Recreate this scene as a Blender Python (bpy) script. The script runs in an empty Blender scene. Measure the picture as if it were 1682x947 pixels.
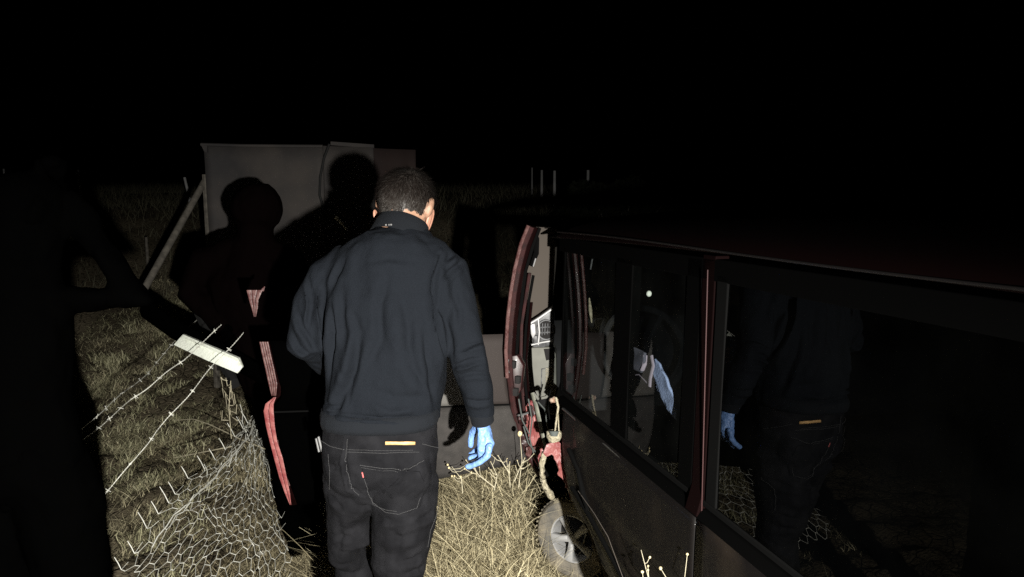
import bpy, bmesh, math, random
import numpy as np
from mathutils import Vector, Matrix, noise
from mathutils.bvhtree import BVHTree
random.seed(7); rng = np.random.default_rng(7)
S = bpy.context.scene
COL = S.collection
# ---------------------------------------------------------------- camera, night sky, torch
W0, H0, F = 1682.0, 947.0, 1215.0
CAMZ, HORIZ = 1.6, 305.0
PITCH = math.atan((H0/2 - HORIZ)/F)
cam = bpy.data.cameras.new('camera'); cam.lens = 36*F/W0; cam.clip_end = 2000; cam.clip_start = 0.02
co = bpy.data.objects.new('camera', cam); COL.objects.link(co)
co.location = (0, 0, CAMZ); co.rotation_euler = (math.pi/2 - PITCH, 0, 0)
S.camera = co
w = bpy.data.worlds.new('World'); S.world = w; w.use_nodes = True
nt = w.node_tree; bg = nt.nodes['Background']
sky = nt.nodes.new('ShaderNodeTexSky'); sky.sky_type = 'NISHITA'; sky.sun_disc = False
sky.sun_elevation = math.radians(-8); sky.sun_rotation = math.radians(140)
nt.links.new(sky.outputs[0], bg.inputs[0]); bg.inputs[1].default_value = 0.004
S.view_settings.view_transform = 'Standard'; S.view_settings.look = 'None'
S.view_settings.exposure = 0; S.view_settings.gamma = 1
S.cycles.use_denoising = False
S.cycles.max_bounces = 6; S.cycles.transparent_max_bounces = 16
# the hand torch that lights the place, held behind and right of the camera
def ray(px, py):
    d = Vector(((px - W0/2)/F, 1.0, -(py - H0/2)/F))
    c, s = math.cos(-PITCH), math.sin(-PITCH)
    return Vector((d.x, d.y*c - d.z*s, d.y*s + d.z*c))
def P(px, py, Y):
    d = ray(px, py); return Vector((0, 0, CAMZ)) + d*(Y/d.y)
LP = Vector((0.40, -0.7, CAMZ - 0.10))
ld = bpy.data.lights.new('torch_light', 'SPOT'); ld.energy = 1450; ld.color = (1.0, 0.97, 0.9)
ld.spot_size = math.radians(76); ld.spot_blend = 1.0; ld.shadow_soft_size = 0.018
lo = bpy.data.objects.new('torch_light', ld); COL.objects.link(lo); lo.location = LP
lo.rotation_euler = (P(520, 860, 4) - LP).to_track_quat('-Z', 'Y').to_euler()

# ---------------------------------------------------------------- helpers
def proj(co_):
    """world points (n,3) -> photo pixels"""
    v = co_ - np.array([0, 0, CAMZ]); c, s = math.cos(PITCH), math.sin(PITCH)
    y = v[:, 1]*c - v[:, 2]*s; z = v[:, 1]*s + v[:, 2]*c
    return np.stack([W0/2 + F*v[:, 0]/y, H0/2 - F*z/y], 1)
def tag(o, label=None, cat=None, group=None, kind=None):
    if label: o['label'] = label
    if cat: o['category'] = cat
    if group: o['group'] = group
    if kind: o['kind'] = kind
    return o
def empty(name, loc=(0, 0, 0), **k):
    o = bpy.data.objects.new(name, None); COL.objects.link(o); o.location = loc
    return tag(o, **k)
def link(name, me, mat, parent=None, smooth=True, **k):
    o = bpy.data.objects.new(name, me); COL.objects.link(o)
    if mat is not None and not me.materials: me.materials.append(mat)
    if smooth: me.polygons.foreach_set('use_smooth', [True]*len(me.polygons))
    if parent is not None:
        o.parent = parent
        o.matrix_parent_inverse = Matrix.Translation(-world_loc(parent))
    return tag(o, **k)
def world_loc(o):
    v = Vector((0, 0, 0))
    return Vector(o.location) if o.type == 'EMPTY' else v
class MB:
    def __init__(s): s.v = []; s.f = []
    def add(s, vs, fs):
        n = len(s.v); s.v += [tuple(x) for x in vs]; s.f += [tuple(i+n for i in q) for q in fs]; return s
    def box(s, c, sx, sy, sz, ax=None):
        ax = ax or (Vector((1,0,0)), Vector((0,1,0)), Vector((0,0,1)))
        c = Vector(c); vs = []
        for dz in (-1, 1):
            for dx, dy in ((-1,-1),(1,-1),(1,1),(-1,1)):
                vs.append(c + ax[0]*dx*sx/2 + ax[1]*dy*sy/2 + ax[2]*dz*sz/2)
        return s.add(vs, [(0,3,2,1),(4,5,6,7),(0,1,5,4),(1,2,6,5),(2,3,7,6),(3,0,4,7)])
    def tube(s, pts, r, n=8, flat=1.0, up=None):
        """closed tapered tube along a polyline; flat squashes the second axis"""
        pts = [Vector(p) for p in pts]; m = len(pts)
        if not hasattr(r, '__len__'): r = [r]*m
        ref = Vector(up) if up else None; vs = []; fs = []; prev = None
        for i, p in enumerate(pts):
            t = (pts[min(i+1, m-1)] - pts[max(i-1, 0)])
            t = t.normalized() if t.length > 1e-9 else Vector((0,0,1))
            if ref is None:
                a = prev if prev is not None else (Vector((0,0,1)) if abs(t.z) < .9 else Vector((1,0,0)))
            else: a = ref
            u = (a - t*a.dot(t)); u = u.normalized() if u.length > 1e-6 else t.orthogonal().normalized()
            prev = u; v = t.cross(u)
            for k in range(n):
                an = 2*math.pi*k/n
                vs.append(p + u*math.cos(an)*r[i] + v*math.sin(an)*r[i]*flat)
        for i in range(m-1):
            for k in range(n):
                a = i*n+k; b = i*n+(k+1) % n
                fs.append((a, b, b+n, a+n))
        fs.append(tuple(range(n-1, -1, -1))); fs.append(tuple((m-1)*n+k for k in range(n)))
        return s.add(vs, fs)
    def capsule(s, pts, r, n=12, flat=1.0, up=None):
        """tube with rounded ends"""
        pts = [Vector(p) for p in pts]
        if not hasattr(r, '__len__'): r = [r]*len(pts)
        a = (pts[0]-pts[1]).normalized(); b = (pts[-1]-pts[-2]).normalized(); r0, r1 = r[0], r[-1]
        pp = [pts[0]+a*r0*.95, pts[0]+a*r0*.7] + pts + [pts[-1]+b*r1*.7, pts[-1]+b*r1*.95]
        rr = [r0*.3, r0*.72] + list(r) + [r1*.72, r1*.3]
        return s.tube(pp, rr, n, flat, up)
    def ball(s, c, rx, ry, rz, M=None, nu=16, nv=10):
        c = Vector(c); vs = []; fs = []
        M = M or Matrix.Identity(3)
        vs.append(c + M @ Vector((0,0,rz)))
        for i in range(1, nv):
            th = math.pi*i/nv
            for k in range(nu):
                a = 2*math.pi*k/nu
                vs.append(c + M @ Vector((rx*math.sin(th)*math.cos(a), ry*math.sin(th)*math.sin(a), rz*math.cos(th))))
        vs.append(c + M @ Vector((0,0,-rz)))
        for k in range(nu): fs.append((0, 1+k, 1+(k+1) % nu))
        for i in range(nv-2):
            for k in range(nu):
                a = 1+i*nu+k; b = 1+i*nu+(k+1) % nu
                fs.append((a, a+nu, b+nu, b))
        e = 1+(nv-1)*nu
        for k in range(nu): fs.append((e, 1+(nv-2)*nu+(k+1) % nu, 1+(nv-2)*nu+k))
        return s.add(vs, fs)
    def rings(s, rs, n=28, pw=2.4):
        """loft of super-elliptic horizontal rings: (centre, half width, half depth)"""
        vs = []; fs = []
        for c, a, b in rs:
            for k in range(n):
                t = 2*math.pi*k/n; ct, st = math.cos(t), math.sin(t)
                vs.append(Vector(c) + Vector((a*math.copysign(abs(ct)**(2/pw), ct), b*math.copysign(abs(st)**(2/pw), st), 0)))
        for i in range(len(rs)-1):
            for k in range(n):
                a = i*n+k; b = i*n+(k+1) % n; fs.append((a, b, b+n, a+n))
        fs.append(tuple(range(n-1, -1, -1))); fs.append(tuple((len(rs)-1)*n+k for k in range(n)))
        return s.add(vs, fs)
    def prism(s, pts, off):
        """closed plate: polygon pts extruded by vector off"""
        pts = [Vector(p) for p in pts]; n = len(pts); off = Vector(off)
        return s.add(pts + [p+off for p in pts], [tuple(range(n)), tuple(range(2*n-1, n-1, -1))] +
                     [(k, k+n, (k+1) % n+n, (k+1) % n) for k in range(n)])
    def grid(s, fn, nu, nv):
        vs = [fn(i/nu, j/nv) for i in range(nu+1) for j in range(nv+1)]
        fs = [(i*(nv+1)+j, (i+1)*(nv+1)+j, (i+1)*(nv+1)+j+1, i*(nv+1)+j+1) for i in range(nu) for j in range(nv)]
        return s.add(vs, fs)
    def mesh(s, name='m'):
        me = bpy.data.meshes.new(name); me.from_pydata(s.v, [], s.f); me.update()
        bm = bmesh.new(); bm.from_mesh(me); bmesh.ops.recalc_face_normals(bm, faces=bm.faces); bm.to_mesh(me); bm.free()
        return me
    def build(s, name, mat, parent=None, smooth=True, bevel=0, thick=0, sub=0, **k):
        me = s.mesh(name)
        if thick or bevel or sub:
            o = bpy.data.objects.new('tmp', me); COL.objects.link(o)
            if thick:
                m = o.modifiers.new('s', 'SOLIDIFY'); m.thickness = thick; m.offset = 0
            if bevel:
                m = o.modifiers.new('b', 'BEVEL'); m.width = bevel; m.segments = 2; m.limit_method = 'ANGLE'; m.angle_limit = math.radians(35)
            if sub:
                m = o.modifiers.new('u', 'SUBSURF'); m.levels = sub; m.render_levels = sub
            me2 = evalmesh(o); bpy.data.objects.remove(o); me = me2
        me.name = name
        if smooth and (bevel or not thick) :
            try: me.set_sharp_from_angle(angle=math.radians(38))
            except Exception: pass
        return link(name, me, mat, parent, smooth, **k)
    def remesh(s, vox, it=6, fac=.5):
        me = s.mesh('rm'); o = bpy.data.objects.new('tmp', me); COL.objects.link(o)
        m = o.modifiers.new('r', 'REMESH'); m.mode = 'VOXEL'; m.voxel_size = vox; m.adaptivity = 0
        if it:
            q = o.modifiers.new('s', 'SMOOTH'); q.factor = fac; q.iterations = it
        me2 = evalmesh(o); bpy.data.objects.remove(o); return me2
def evalmesh(o):
    bpy.context.view_layer.update(); dg = bpy.context.evaluated_depsgraph_get()
    me = bpy.data.meshes.new_from_object(o.evaluated_get(dg)); return me
def getco(me):
    a = np.empty(len(me.vertices)*3); me.vertices.foreach_get('co', a); return a.reshape(-1, 3)
def getno(me):
    a = np.empty(len(me.vertices)*3, dtype=np.float32); me.vertex_normals.foreach_get('vector', a); return a.reshape(-1, 3).astype(float)
def setco(me, a): me.vertices.foreach_set('co', a.ravel()); me.update()
def folds(me, lines, facing=True, k=1.0):
    """press grooves into cloth: each line = (pixel polyline, half width px, depth m)"""
    c = getco(me); n = getno(me); q = proj(c); d = np.zeros(len(c))
    for pts, wd, dep in lines:
        best = np.full(len(c), 1e9); sg = np.zeros(len(c)); par = np.zeros(len(c)); L = len(pts)-1
        for i in range(L):
            a = np.array(pts[i], float); b = np.array(pts[i+1], float); ab = b-a; l2 = ab@ab
            t = np.clip(((q-a)@ab)/l2, 0, 1); pr = a+t[:, None]*ab; dd = q-pr; r = np.hypot(dd[:, 0], dd[:, 1])
            m = r < best; best[m] = r[m]; sg[m] = np.sign(ab[0]*dd[m, 1]-ab[1]*dd[m, 0]); par[m] = ((i+t)/L)[m]
        sd = best*sg; taper = np.clip(np.sin(np.pi*np.clip(par*.9+.05, 0, 1)), 0.15, 1)
        d += k*taper*dep*(-np.exp(-(best/wd)**2) + .75*np.exp(-((sd-1.9*wd)/(1.5*wd))**2))
    if facing:
        v = c-np.array([0, 0, CAMZ]); v /= np.linalg.norm(v, axis=1)[:, None]
        f = np.clip(-(n*v).sum(1)*1.6, 0, 1); d *= f
    setco(me, c+n*d[:, None])
def fbm_disp(me, amp, sc, stretch=(1, 1, 1)):
    c = getco(me); n = getno(me)
    d = np.array([noise.fractal(Vector((p[0]*sc*stretch[0], p[1]*sc*stretch[1], p[2]*sc*stretch[2])), .8, 2.0, 3) for p in c])
    setco(me, c+n*(d*amp)[:, None])

# ---------------------------------------------------------------- materials
def mat(name, col, rough=.8, metal=0, spec=.5, var=0, vscale=8, bump=0, bscale=200, coat=0, col2=None, trans=0, ramp=(.35,.65), detail=6, obj=True, sheen=0):
    m = bpy.data.materials.new(name); m.use_nodes = True; t = m.node_tree; b = t.nodes['Principled BSDF']
    b.inputs['Base Color'].default_value = (*col, 1); b.inputs['Roughness'].default_value = rough
    b.inputs['Metallic'].default_value = metal; b.inputs['Specular IOR Level'].default_value = spec
    if coat: b.inputs['Coat Weight'].default_value = coat; b.inputs['Coat Roughness'].default_value = .06
    if sheen: b.inputs['Sheen Weight'].default_value = sheen
    tc = t.nodes.new('ShaderNodeTexCoord')
    if col2 or var:
        c2 = col2 or tuple(min(1, c*(1+var)) for c in col); c1 = col if col2 else tuple(c*(1-var) for c in col)
        nz = t.nodes.new('ShaderNodeTexNoise'); nz.inputs['Scale'].default_value = vscale; nz.inputs['Detail'].default_value = detail
        cr = t.nodes.new('ShaderNodeValToRGB'); e = cr.color_ramp.elements
        e[0].position = ramp[0]; e[1].position = ramp[1]; e[0].color = (*c1, 1); e[1].color = (*c2, 1)
        t.links.new(tc.outputs['Object'], nz.inputs['Vector']); t.links.new(nz.outputs['Fac'], cr.inputs['Fac'])
        t.links.new(cr.outputs['Color'], b.inputs['Base Color'])
    if bump:
        n2 = t.nodes.new('ShaderNodeTexNoise'); n2.inputs['Scale'].default_value = bscale; n2.inputs['Detail'].default_value = 5
        bp = t.nodes.new('ShaderNodeBump'); bp.inputs['Strength'].default_value = bump; bp.inputs['Distance'].default_value = .01
        t.links.new(tc.outputs['Object'], n2.inputs['Vector']); t.links.new(n2.outputs['Fac'], bp.inputs['Height'])
        t.links.new(bp.outputs['Normal'], b.inputs['Normal'])
    return m
def blade_mat(name, c1, c2, c3=None, rough=.7):
    m = bpy.data.materials.new(name); m.use_nodes = True; t = m.node_tree; b = t.nodes['Principled BSDF']
    b.inputs['Roughness'].default_value = rough; b.inputs['Specular IOR Level'].default_value = .3
    at = t.nodes.new('ShaderNodeAttribute'); at.attribute_name = 'tint'
    cr = t.nodes.new('ShaderNodeValToRGB'); e = cr.color_ramp.elements
    e[0].color = (*c1, 1); e[1].color = (*c2, 1)
    if c3: x = cr.color_ramp.elements.new(.5); x.color = (*c3, 1)
    t.links.new(at.outputs['Fac'], cr.inputs['Fac']); t.links.new(cr.outputs['Color'], b.inputs['Base Color'])
    return m
def glass_mat(name, tint, r0, rough=0.0, dust=.009):
    m = bpy.data.materials.new(name); m.use_nodes = True; t = m.node_tree; t.nodes.remove(t.nodes['Principled BSDF'])
    out = t.nodes['Material Output']; tr = t.nodes.new('ShaderNodeBsdfTransparent'); tr.inputs[0].default_value = (*tint, 1)
    gl = t.nodes.new('ShaderNodeBsdfGlossy'); gl.inputs['Roughness'].default_value = rough
    lw = t.nodes.new('ShaderNodeLayerWeight'); lw.inputs[0].default_value = .5; pw = t.nodes.new('ShaderNodeMath'); pw.operation = 'POWER'; pw.inputs[1].default_value = 5
    ml = t.nodes.new('ShaderNodeMath'); ml.operation = 'MULTIPLY_ADD'; ml.inputs[1].default_value = 1-r0; ml.inputs[2].default_value = r0
    t.links.new(lw.outputs['Facing'], pw.inputs[0]); t.links.new(pw.outputs[0], ml.inputs[0]); fr = ml; mx = t.nodes.new('ShaderNodeMixShader')
    t.links.new(fr.outputs[0], mx.inputs[0]); t.links.new(tr.outputs[0], mx.inputs[1]); t.links.new(gl.outputs[0], mx.inputs[2])
    df = t.nodes.new('ShaderNodeBsdfDiffuse'); df.inputs[0].default_value = (.42, .44, .42, 1); m2 = t.nodes.new('ShaderNodeMixShader')
    tc = t.nodes.new('ShaderNodeTexCoord'); nz = t.nodes.new('ShaderNodeTexNoise'); nz.inputs['Scale'].default_value = 7; nz.inputs['Detail'].default_value = 9
    mr_ = t.nodes.new('ShaderNodeMapRange'); mr_.inputs[1].default_value = .35; mr_.inputs[2].default_value = .75; mr_.inputs[3].default_value = dust*.15; mr_.inputs[4].default_value = dust
    t.links.new(tc.outputs['Object'], nz.inputs['Vector']); t.links.new(nz.outputs['Fac'], mr_.inputs[0]); t.links.new(mr_.outputs[0], m2.inputs[0])
    t.links.new(mx.outputs[0], m2.inputs[1]); t.links.new(df.outputs[0], m2.inputs[2]); t.links.new(m2.outputs[0], out.inputs['Surface']); return m
M = dict(
 sweater=mat('navy_sweater_cloth', (.0088,.0104,.0135), .95, spec=.05, var=.08, vscale=300, bump=.5, bscale=500),
 rib=mat('ribbed_cloth', (.0088,.0103,.0132), .95, spec=.15, bump=.5, bscale=1200),
 jeans=mat('black_denim', (.0075,.0075,.0087), .95, spec=.06, col2=(.0145,.0145,.0165), vscale=18, bump=.5, bscale=1400),
 stitch=mat('pale_stitching', (.06,.06,.062), .9), patch=mat('tan_leather', (.62,.38,.16), .6, var=.2, vscale=80),
 redtab=mat('red_tab', (.5,.12,.12), .8), skin=mat('skin', (.33,.19,.125), .55, var=.12, vscale=40, bump=.15, bscale=300),
 ear=mat('ear_skin', (.44,.22,.15), .5), hair=blade_mat('dark_hair', (.010,.008,.007), (.07,.065,.06), (.018,.014,.012), .38),
 scalp=mat('scalp_hair', (.010,.008,.007), .8, spec=.2, col2=(.022,.018,.015), vscale=50),
 glove=mat('blue_nitrile', (.15,.27,.55), .42, var=.08, vscale=40, bump=.35, bscale=120),
 black=mat('black_cloth_and_shade', (.0004,.0004,.0004), 1, spec=.0), dkred=mat('dark_brown_cloth', (.0015,.0009,.0009), 1, spec=0),  # black also paints the unlit left figure and the shaded door parts
 steel=mat('brushed_steel', (.13,.13,.13), .6, metal=.2, bump=.1),
 paint=mat('dark_maroon_paint', (.0042,.0008,.0009), .3, spec=.2, coat=.07, col2=(.006,.0012,.0012), vscale=5),
 dusty=mat('dusty_maroon_paint', (.0030,.0022,.0020), .6, spec=.2, col2=(.018,.013,.009), vscale=5, ramp=(.5,.8), coat=.05),
 red=mat('torn_red_paint', (.17,.032,.034), .45, col2=(.30,.11,.10), vscale=22, bump=.35, bscale=60, coat=.3),
 pink=mat('scraped_red_edge', (.06,.018,.017), .5, col2=(.12,.06,.055), vscale=40, bump=.3, bscale=80),
 dkseal=mat('black_rubber', (.0035,.0035,.0035), .95, spec=.03), blackp=mat('gloss_black_trim', (.001,.001,.001), .85, spec=.02),
 brownseal=mat('dark_red_frame', (.035,.009,.009), .45, col2=(.016,.005,.005), vscale=30, coat=.2),
 grey=mat('grey_plastic', (.17,.17,.15), .7, spec=.2, var=.1, vscale=20, bump=.1, bscale=200),
 ltgrey=mat('silver_grey_plastic', (.10,.102,.106), .45, spec=.35, var=.5, vscale=45),
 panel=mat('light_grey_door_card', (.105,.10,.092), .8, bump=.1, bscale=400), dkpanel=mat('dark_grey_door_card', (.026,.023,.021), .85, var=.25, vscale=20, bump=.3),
 beige=mat('beige_trim', (.07,.058,.048), .9, bump=.2, bscale=300), inter=mat('dark_interior', (.02,.02,.022), .9, bump=.2),
 mintr=mat('grey_interior_trim', (.075,.085,.08), .85), cream=mat('muddy_cream_metal', (.24,.21,.14), .85, col2=(.40,.36,.26), vscale=60, bump=1, bscale=120),
 tyre=mat('muddy_tyre', (.12,.105,.08), .95, col2=(.42,.37,.26), vscale=16, bump=.7, bscale=90, ramp=(.4,.62)),
 sidewall=mat('dusty_sidewall', (.11,.105,.095), .85, col2=(.24,.21,.16), vscale=14, bump=.3, bscale=120),
 alloy=mat('silver_alloy', (.38,.38,.38), .5, metal=.25, var=.12, vscale=20), dark=mat('black_cavity', (.006,.005,.005), .9),
 white=mat('white_painted_metal', (.84,.88,.78), .5, col2=(.50,.50,.42), vscale=22, bump=.25, bscale=90, ramp=(.55,.78)),
 board=mat('off_white_sheet', (.060,.052,.047), .85, col2=(.030,.028,.029), vscale=2.6, bump=.3, bscale=12, ramp=(.38,.7)), shadow_sheet=mat('brown_shadow_sheet', (.022,.011,.009), .9, col2=(.014,.007,.006), vscale=3),  # second colour is a soft brown shadow painted as a sheet tone
 cable=mat('black_cable', (.006,.006,.006), .8), wood=mat('weathered_wood', (.10,.09,.075), .9, var=.3, vscale=20, bump=.5, bscale=60),
 paleP=mat('pale_post_paint', (.36,.36,.36), .7, var=.1), wire=mat('galvanised_wire', (.60,.60,.54), .55, metal=.1, var=.25, vscale=30),
 twig=mat('bleached_twig', (.42,.38,.27), .8, var=.2, vscale=50), bud=mat('dry_flower_head', (.62,.52,.30), .9, var=.3, vscale=90, bump=.6, bscale=200),
 blue_piece=mat('pale_blue_cloth', (.34,.42,.66), .85, bump=.3, bscale=200), mauve=mat('mauve_cloth', (.35,.30,.36), .7),
 stone=mat('pale_stone', (.35,.33,.28), .9, var=.3, vscale=30, bump=.8, bscale=60),
 grass=blade_mat('dry_grass_blades', (.035,.03,.018), (.88,.80,.54), (.46,.41,.26)),
 green=blade_mat('olive_grass_blades', (.03,.032,.016), (.72,.69,.46), (.36,.345,.20)),
 straw=blade_mat('straw_stems', (.05,.04,.022), (.85,.76,.50), (.42,.36,.22)),
 wglass=glass_mat('tinted_side_glass', (.62,.65,.65), .02), dglass=glass_mat('privacy_glass', (.06,.07,.08), .055, dust=.0018),
)
def ground_mat():
    m = bpy.data.materials.new('dry_soil'); m.use_nodes = True; t = m.node_tree; b = t.nodes['Principled BSDF']
    b.inputs['Roughness'].default_value = 1; b.inputs['Specular IOR Level'].default_value = .1
    tc = t.nodes.new('ShaderNodeTexCoord'); L = t.links.new
    n1 = t.nodes.new('ShaderNodeTexNoise'); n1.inputs['Scale'].default_value = 1.4; n1.inputs['Detail'].default_value = 8
    cr = t.nodes.new('ShaderNodeValToRGB'); e = cr.color_ramp.elements; e[0].position = .35; e[1].position = .65
    e[0].color = (.11,.09,.06,1); e[1].color = (.26,.22,.15,1)
    n2 = t.nodes.new('ShaderNodeTexNoise'); n2.inputs['Scale'].default_value = 45; n2.inputs['Detail'].default_value = 8
    vo = t.nodes.new('ShaderNodeTexVoronoi'); vo.feature = 'DISTANCE_TO_EDGE'; vo.inputs['Scale'].default_value = 11
    wr = t.nodes.new('ShaderNodeMixRGB'); wr.inputs[0].default_value = .12; n3 = t.nodes.new('ShaderNodeTexNoise'); n3.inputs['Scale'].default_value = 5
    L(tc.outputs['Object'], n3.inputs['Vector']); L(tc.outputs['Object'], wr.inputs[1]); L(n3.outputs['Color'], wr.inputs[2]); L(wr.outputs[0], vo.inputs['Vector'])
    mp = t.nodes.new('ShaderNodeMapRange'); mp.inputs[1].default_value = 0; mp.inputs[2].default_value = .06
    L(vo.outputs['Distance'], mp.inputs[0])
    for n_ in (n1, n2): L(tc.outputs['Object'], n_.inputs['Vector'])
    L(n1.outputs['Fac'], cr.inputs['Fac']); mu = t.nodes.new('ShaderNodeMixRGB'); mu.blend_type = 'MULTIPLY'; mu.inputs[0].default_value = .6
    L(cr.outputs[0], mu.inputs[1]); L(n2.outputs['Fac'], mu.inputs[2]); L(mu.outputs[0], b.inputs['Base Color'])
    ad = t.nodes.new('ShaderNodeMath'); ad.operation = 'ADD'; L(mp.outputs[0], ad.inputs[0]); L(n2.outputs['Fac'], ad.inputs[1])
    bp = t.nodes.new('ShaderNodeBump'); bp.inputs['Strength'].default_value = 1; bp.inputs['Distance'].default_value = .02
    L(ad.outputs[0], bp.inputs['Height']); L(bp.outputs[0], b.inputs['Normal'])
    return m
M['soil'] = ground_mat()

# ---------------------------------------------------------------- ground
GY = np.array([-50, 0, 2, 3.2, 4, 5, 7, 9, 12, 16, 25, 60, 400.]); GZ = np.array([0, 0, -.15, -.4, -.5, -.46, -.15, .38, 1.15, 1.42, 1.5, 1.52, 1.5])
def gz(x, y):
    x = np.asarray(x, float); y = np.asarray(y, float)
    z = np.interp(y, GY, GZ)*1.0
    z = (z + np.interp(y-.5, GY, GZ) + np.interp(y+.5, GY, GZ))/3
    z = z + .40*np.exp(-(((x+.16)/.33)**2 + ((y-3.75)/.5)**2)) + .10*np.exp(-(((x+1.9)/.7)**2 + ((y-4.6)/.5)**2))
    z = z + .03*np.sin(x*2.1+y*.7)*np.cos(y*1.7-x*.6) + .012*np.sin(x*7+1.3*y)*np.cos(y*6.1+x)
    return z
def PG(px, py, up=0.0):
    d = ray(px, py); lo_, hi = 1.0, 60.0
    y = lo_
    while y < hi:
        p = Vector((0, 0, CAMZ))+d*(y/d.y)
        if p.z < float(gz(p.x, p.y))+up: return p
        y += .02
    return p
xs = np.concatenate([np.linspace(-300, -14, 14), np.linspace(-12, -4.2, 30), np.arange(-4, 3.01, .05), np.linspace(3.3, 12, 24), np.linspace(15, 300, 14)])
ys = np.concatenate([np.linspace(-60, 0.5, 12), np.arange(.8, 9.5, .05), np.linspace(9.7, 26, 60), np.linspace(28, 400, 24)])
X, Y = np.meshgrid(xs, ys, indexing='ij'); Z = gz(X, Y)
near = (np.abs(X+.5) < 3.6) & (Y > .8) & (Y < 9.5)
rough = np.array([noise.fractal(Vector((x*3, y*3, 0)), .7, 2.1, 4) if n_ else 0 for x, y, n_ in zip(X.ravel(), Y.ravel(), near.ravel())]).reshape(X.shape)
Z = Z + rough*.05 + np.where(near, .010*np.sin(X*41+3*np.sin(Y*9))*np.sin(Y*37+4*np.sin(X*11)), 0)
g = MB(); nx, ny = X.shape
g.v = list(zip(X.ravel().tolist(), Y.ravel().tolist(), Z.ravel().tolist()))
g.f = [(i*ny+j, (i+1)*ny+j, (i+1)*ny+j+1, i*ny+j+1) for i in range(nx-1) for j in range(ny-1)]
ground = g.build('ground', M['soil'], kind='structure')

def blades(name, mt, n, pos, length, lean, width, bend, tints, dirs=None, seg=3, **k):
    """n narrow bent strips as one mesh; all args arrays of length n"""
    x, y = pos; z = gz(x, y) - .01
    base = np.stack([x, y, z], 1) if not isinstance(bend, tuple) else bend[0]
    bd = bend[1] if isinstance(bend, tuple) else bend
    az = rng.uniform(0, 2*np.pi, n) if dirs is None else dirs
    d = np.stack([np.cos(az)*np.sin(lean), np.sin(az)*np.sin(lean), np.cos(lean)], 1)
    sa = rng.uniform(0, 2*np.pi, n); side = np.stack([np.cos(sa), np.sin(sa), 0*sa], 1)
    side[:, 1] *= .35
    kx = rng.normal(0, 1, (n, 3)); kx[:, 2] = -np.abs(kx[:, 2])*.8
    vs = np.empty((n, seg*2+1, 3))
    for s in range(seg):
        t = s/seg; p = base + d*(length*t)[:, None] + kx*(bd*length*t*t)[:, None]
        wd = (width*(1-.55*t))[:, None]
        vs[:, 2*s] = p-side*wd/2; vs[:, 2*s+1] = p+side*wd/2
    vs[:, -1] = base + d*length[:, None] + kx*(bd*length)[:, None]
    m = seg*2+1; off = (np.arange(n)*m)[:, None]
    quads = []; 
    for s in range(seg-1): quads.append(np.array([2*s, 2*s+1, 2*s+3, 2*s+2]))
    Q = np.concatenate([off+q[None, :] for q in quads], 1).reshape(-1) if quads else np.array([], int)
    T = (off+np.array([[2*seg-2, 2*seg-1, 2*seg]])).reshape(-1)
    nq = n*(seg-1); me = bpy.data.meshes.new(name)
    me.vertices.add(n*m); me.vertices.foreach_set('co', vs.ravel())
    me.loops.add(nq*4+n*3); me.loops.foreach_set('vertex_index', np.concatenate([Q, T]).astype(np.int32))
    me.polygons.add(nq+n)
    st = np.concatenate([np.arange(nq)*4, nq*4+np.arange(n)*3]).astype(np.int32)
    me.polygons.foreach_set('loop_start', st)
    me.update(calc_edges=True); me.validate()
    at = me.attributes.new('tint', 'FLOAT', 'POINT'); at.data.foreach_set('value', np.repeat(tints, m).astype(np.float32))
    return link(name, me, mt, None, False, **k)
def scatter(n, x0, x1, y0, y1, keep=None):
    x = rng.uniform(x0, x1, n); y = rng.uniform(y0, y1, n)
    if keep is not None:
        m = keep(x, y); x, y = x[m], y[m]
    return x, y
def fbmv(x, y, s, o=0):
    return np.array([noise.noise(Vector((a*s+o, b*s, o))) for a, b in zip(x, y)])
# short dry grass over the near verge (left, behind the wire)
x, y = scatter(150000, -4.6, -.3, 2.8, 9.2, lambda x, y: (x < -.05*y-.25) & (x > -.66*y-.2))
f = fbmv(x, y, 1.5); keep = rng.uniform(0, 1, len(x)) < np.clip(.36+f*2.0, .04, 1); x, y, f = x[keep], y[keep], f[keep]; n = len(x)
blades('dry_grass', M['grass'], n, (x, y), rng.uniform(.02, .085, n)*(1+.8*f), rng.uniform(.3, 1.5, n), rng.uniform(.0035, .0075, n), .45, np.clip(rng.beta(1.0, 2.4, n), 0, 1),
       label='short trampled dry grass covering the lit verge left of the man', cat='grass', kind='stuff')
x, y = scatter(42000, -4.6, -.9, 4.6, 9.0, lambda x, y: (x < -.05*y-.25) & (x > -.66*y-.2))
f = fbmv(x, y, 1.1, 9.); keep = f > -.05; x, y = x[keep], y[keep]; n = len(x)
blades('olive_grass', M['green'], n, (x, y), rng.uniform(.03, .11, n), rng.uniform(.3, 1.4, n), rng.uniform(.003, .006, n), .5, np.clip(rng.beta(1.1, 2, n), 0, 1),
       label='olive green grass tufts growing beyond the barbed wire', cat='grass', kind='stuff')
cx_ = rng.uniform(-4.2, -.9, 300); cy_ = rng.uniform(3.6, 8.5, 300); mm = (cx_ < -.42*cy_-.1*(cy_ < 5)) & (cx_ > -.64*cy_); cx_, cy_ = cx_[mm], cy_[mm]; k_ = 70
x = np.repeat(cx_, k_)+rng.normal(0, .05, len(cx_)*k_); y = np.repeat(cy_, k_)+rng.normal(0, .05, len(cx_)*k_); n = len(x)
blades('scrub_tufts', M['green'], n, (x, y), rng.uniform(.04, .12, n), rng.uniform(.1, 1.3, n), rng.uniform(.004, .009, n), .3, np.clip(rng.beta(1.4, 1.3, n), 0, 1),
       label='low pale green scrub tufts dotted over the verge', cat='scrub', kind='stuff')
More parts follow.
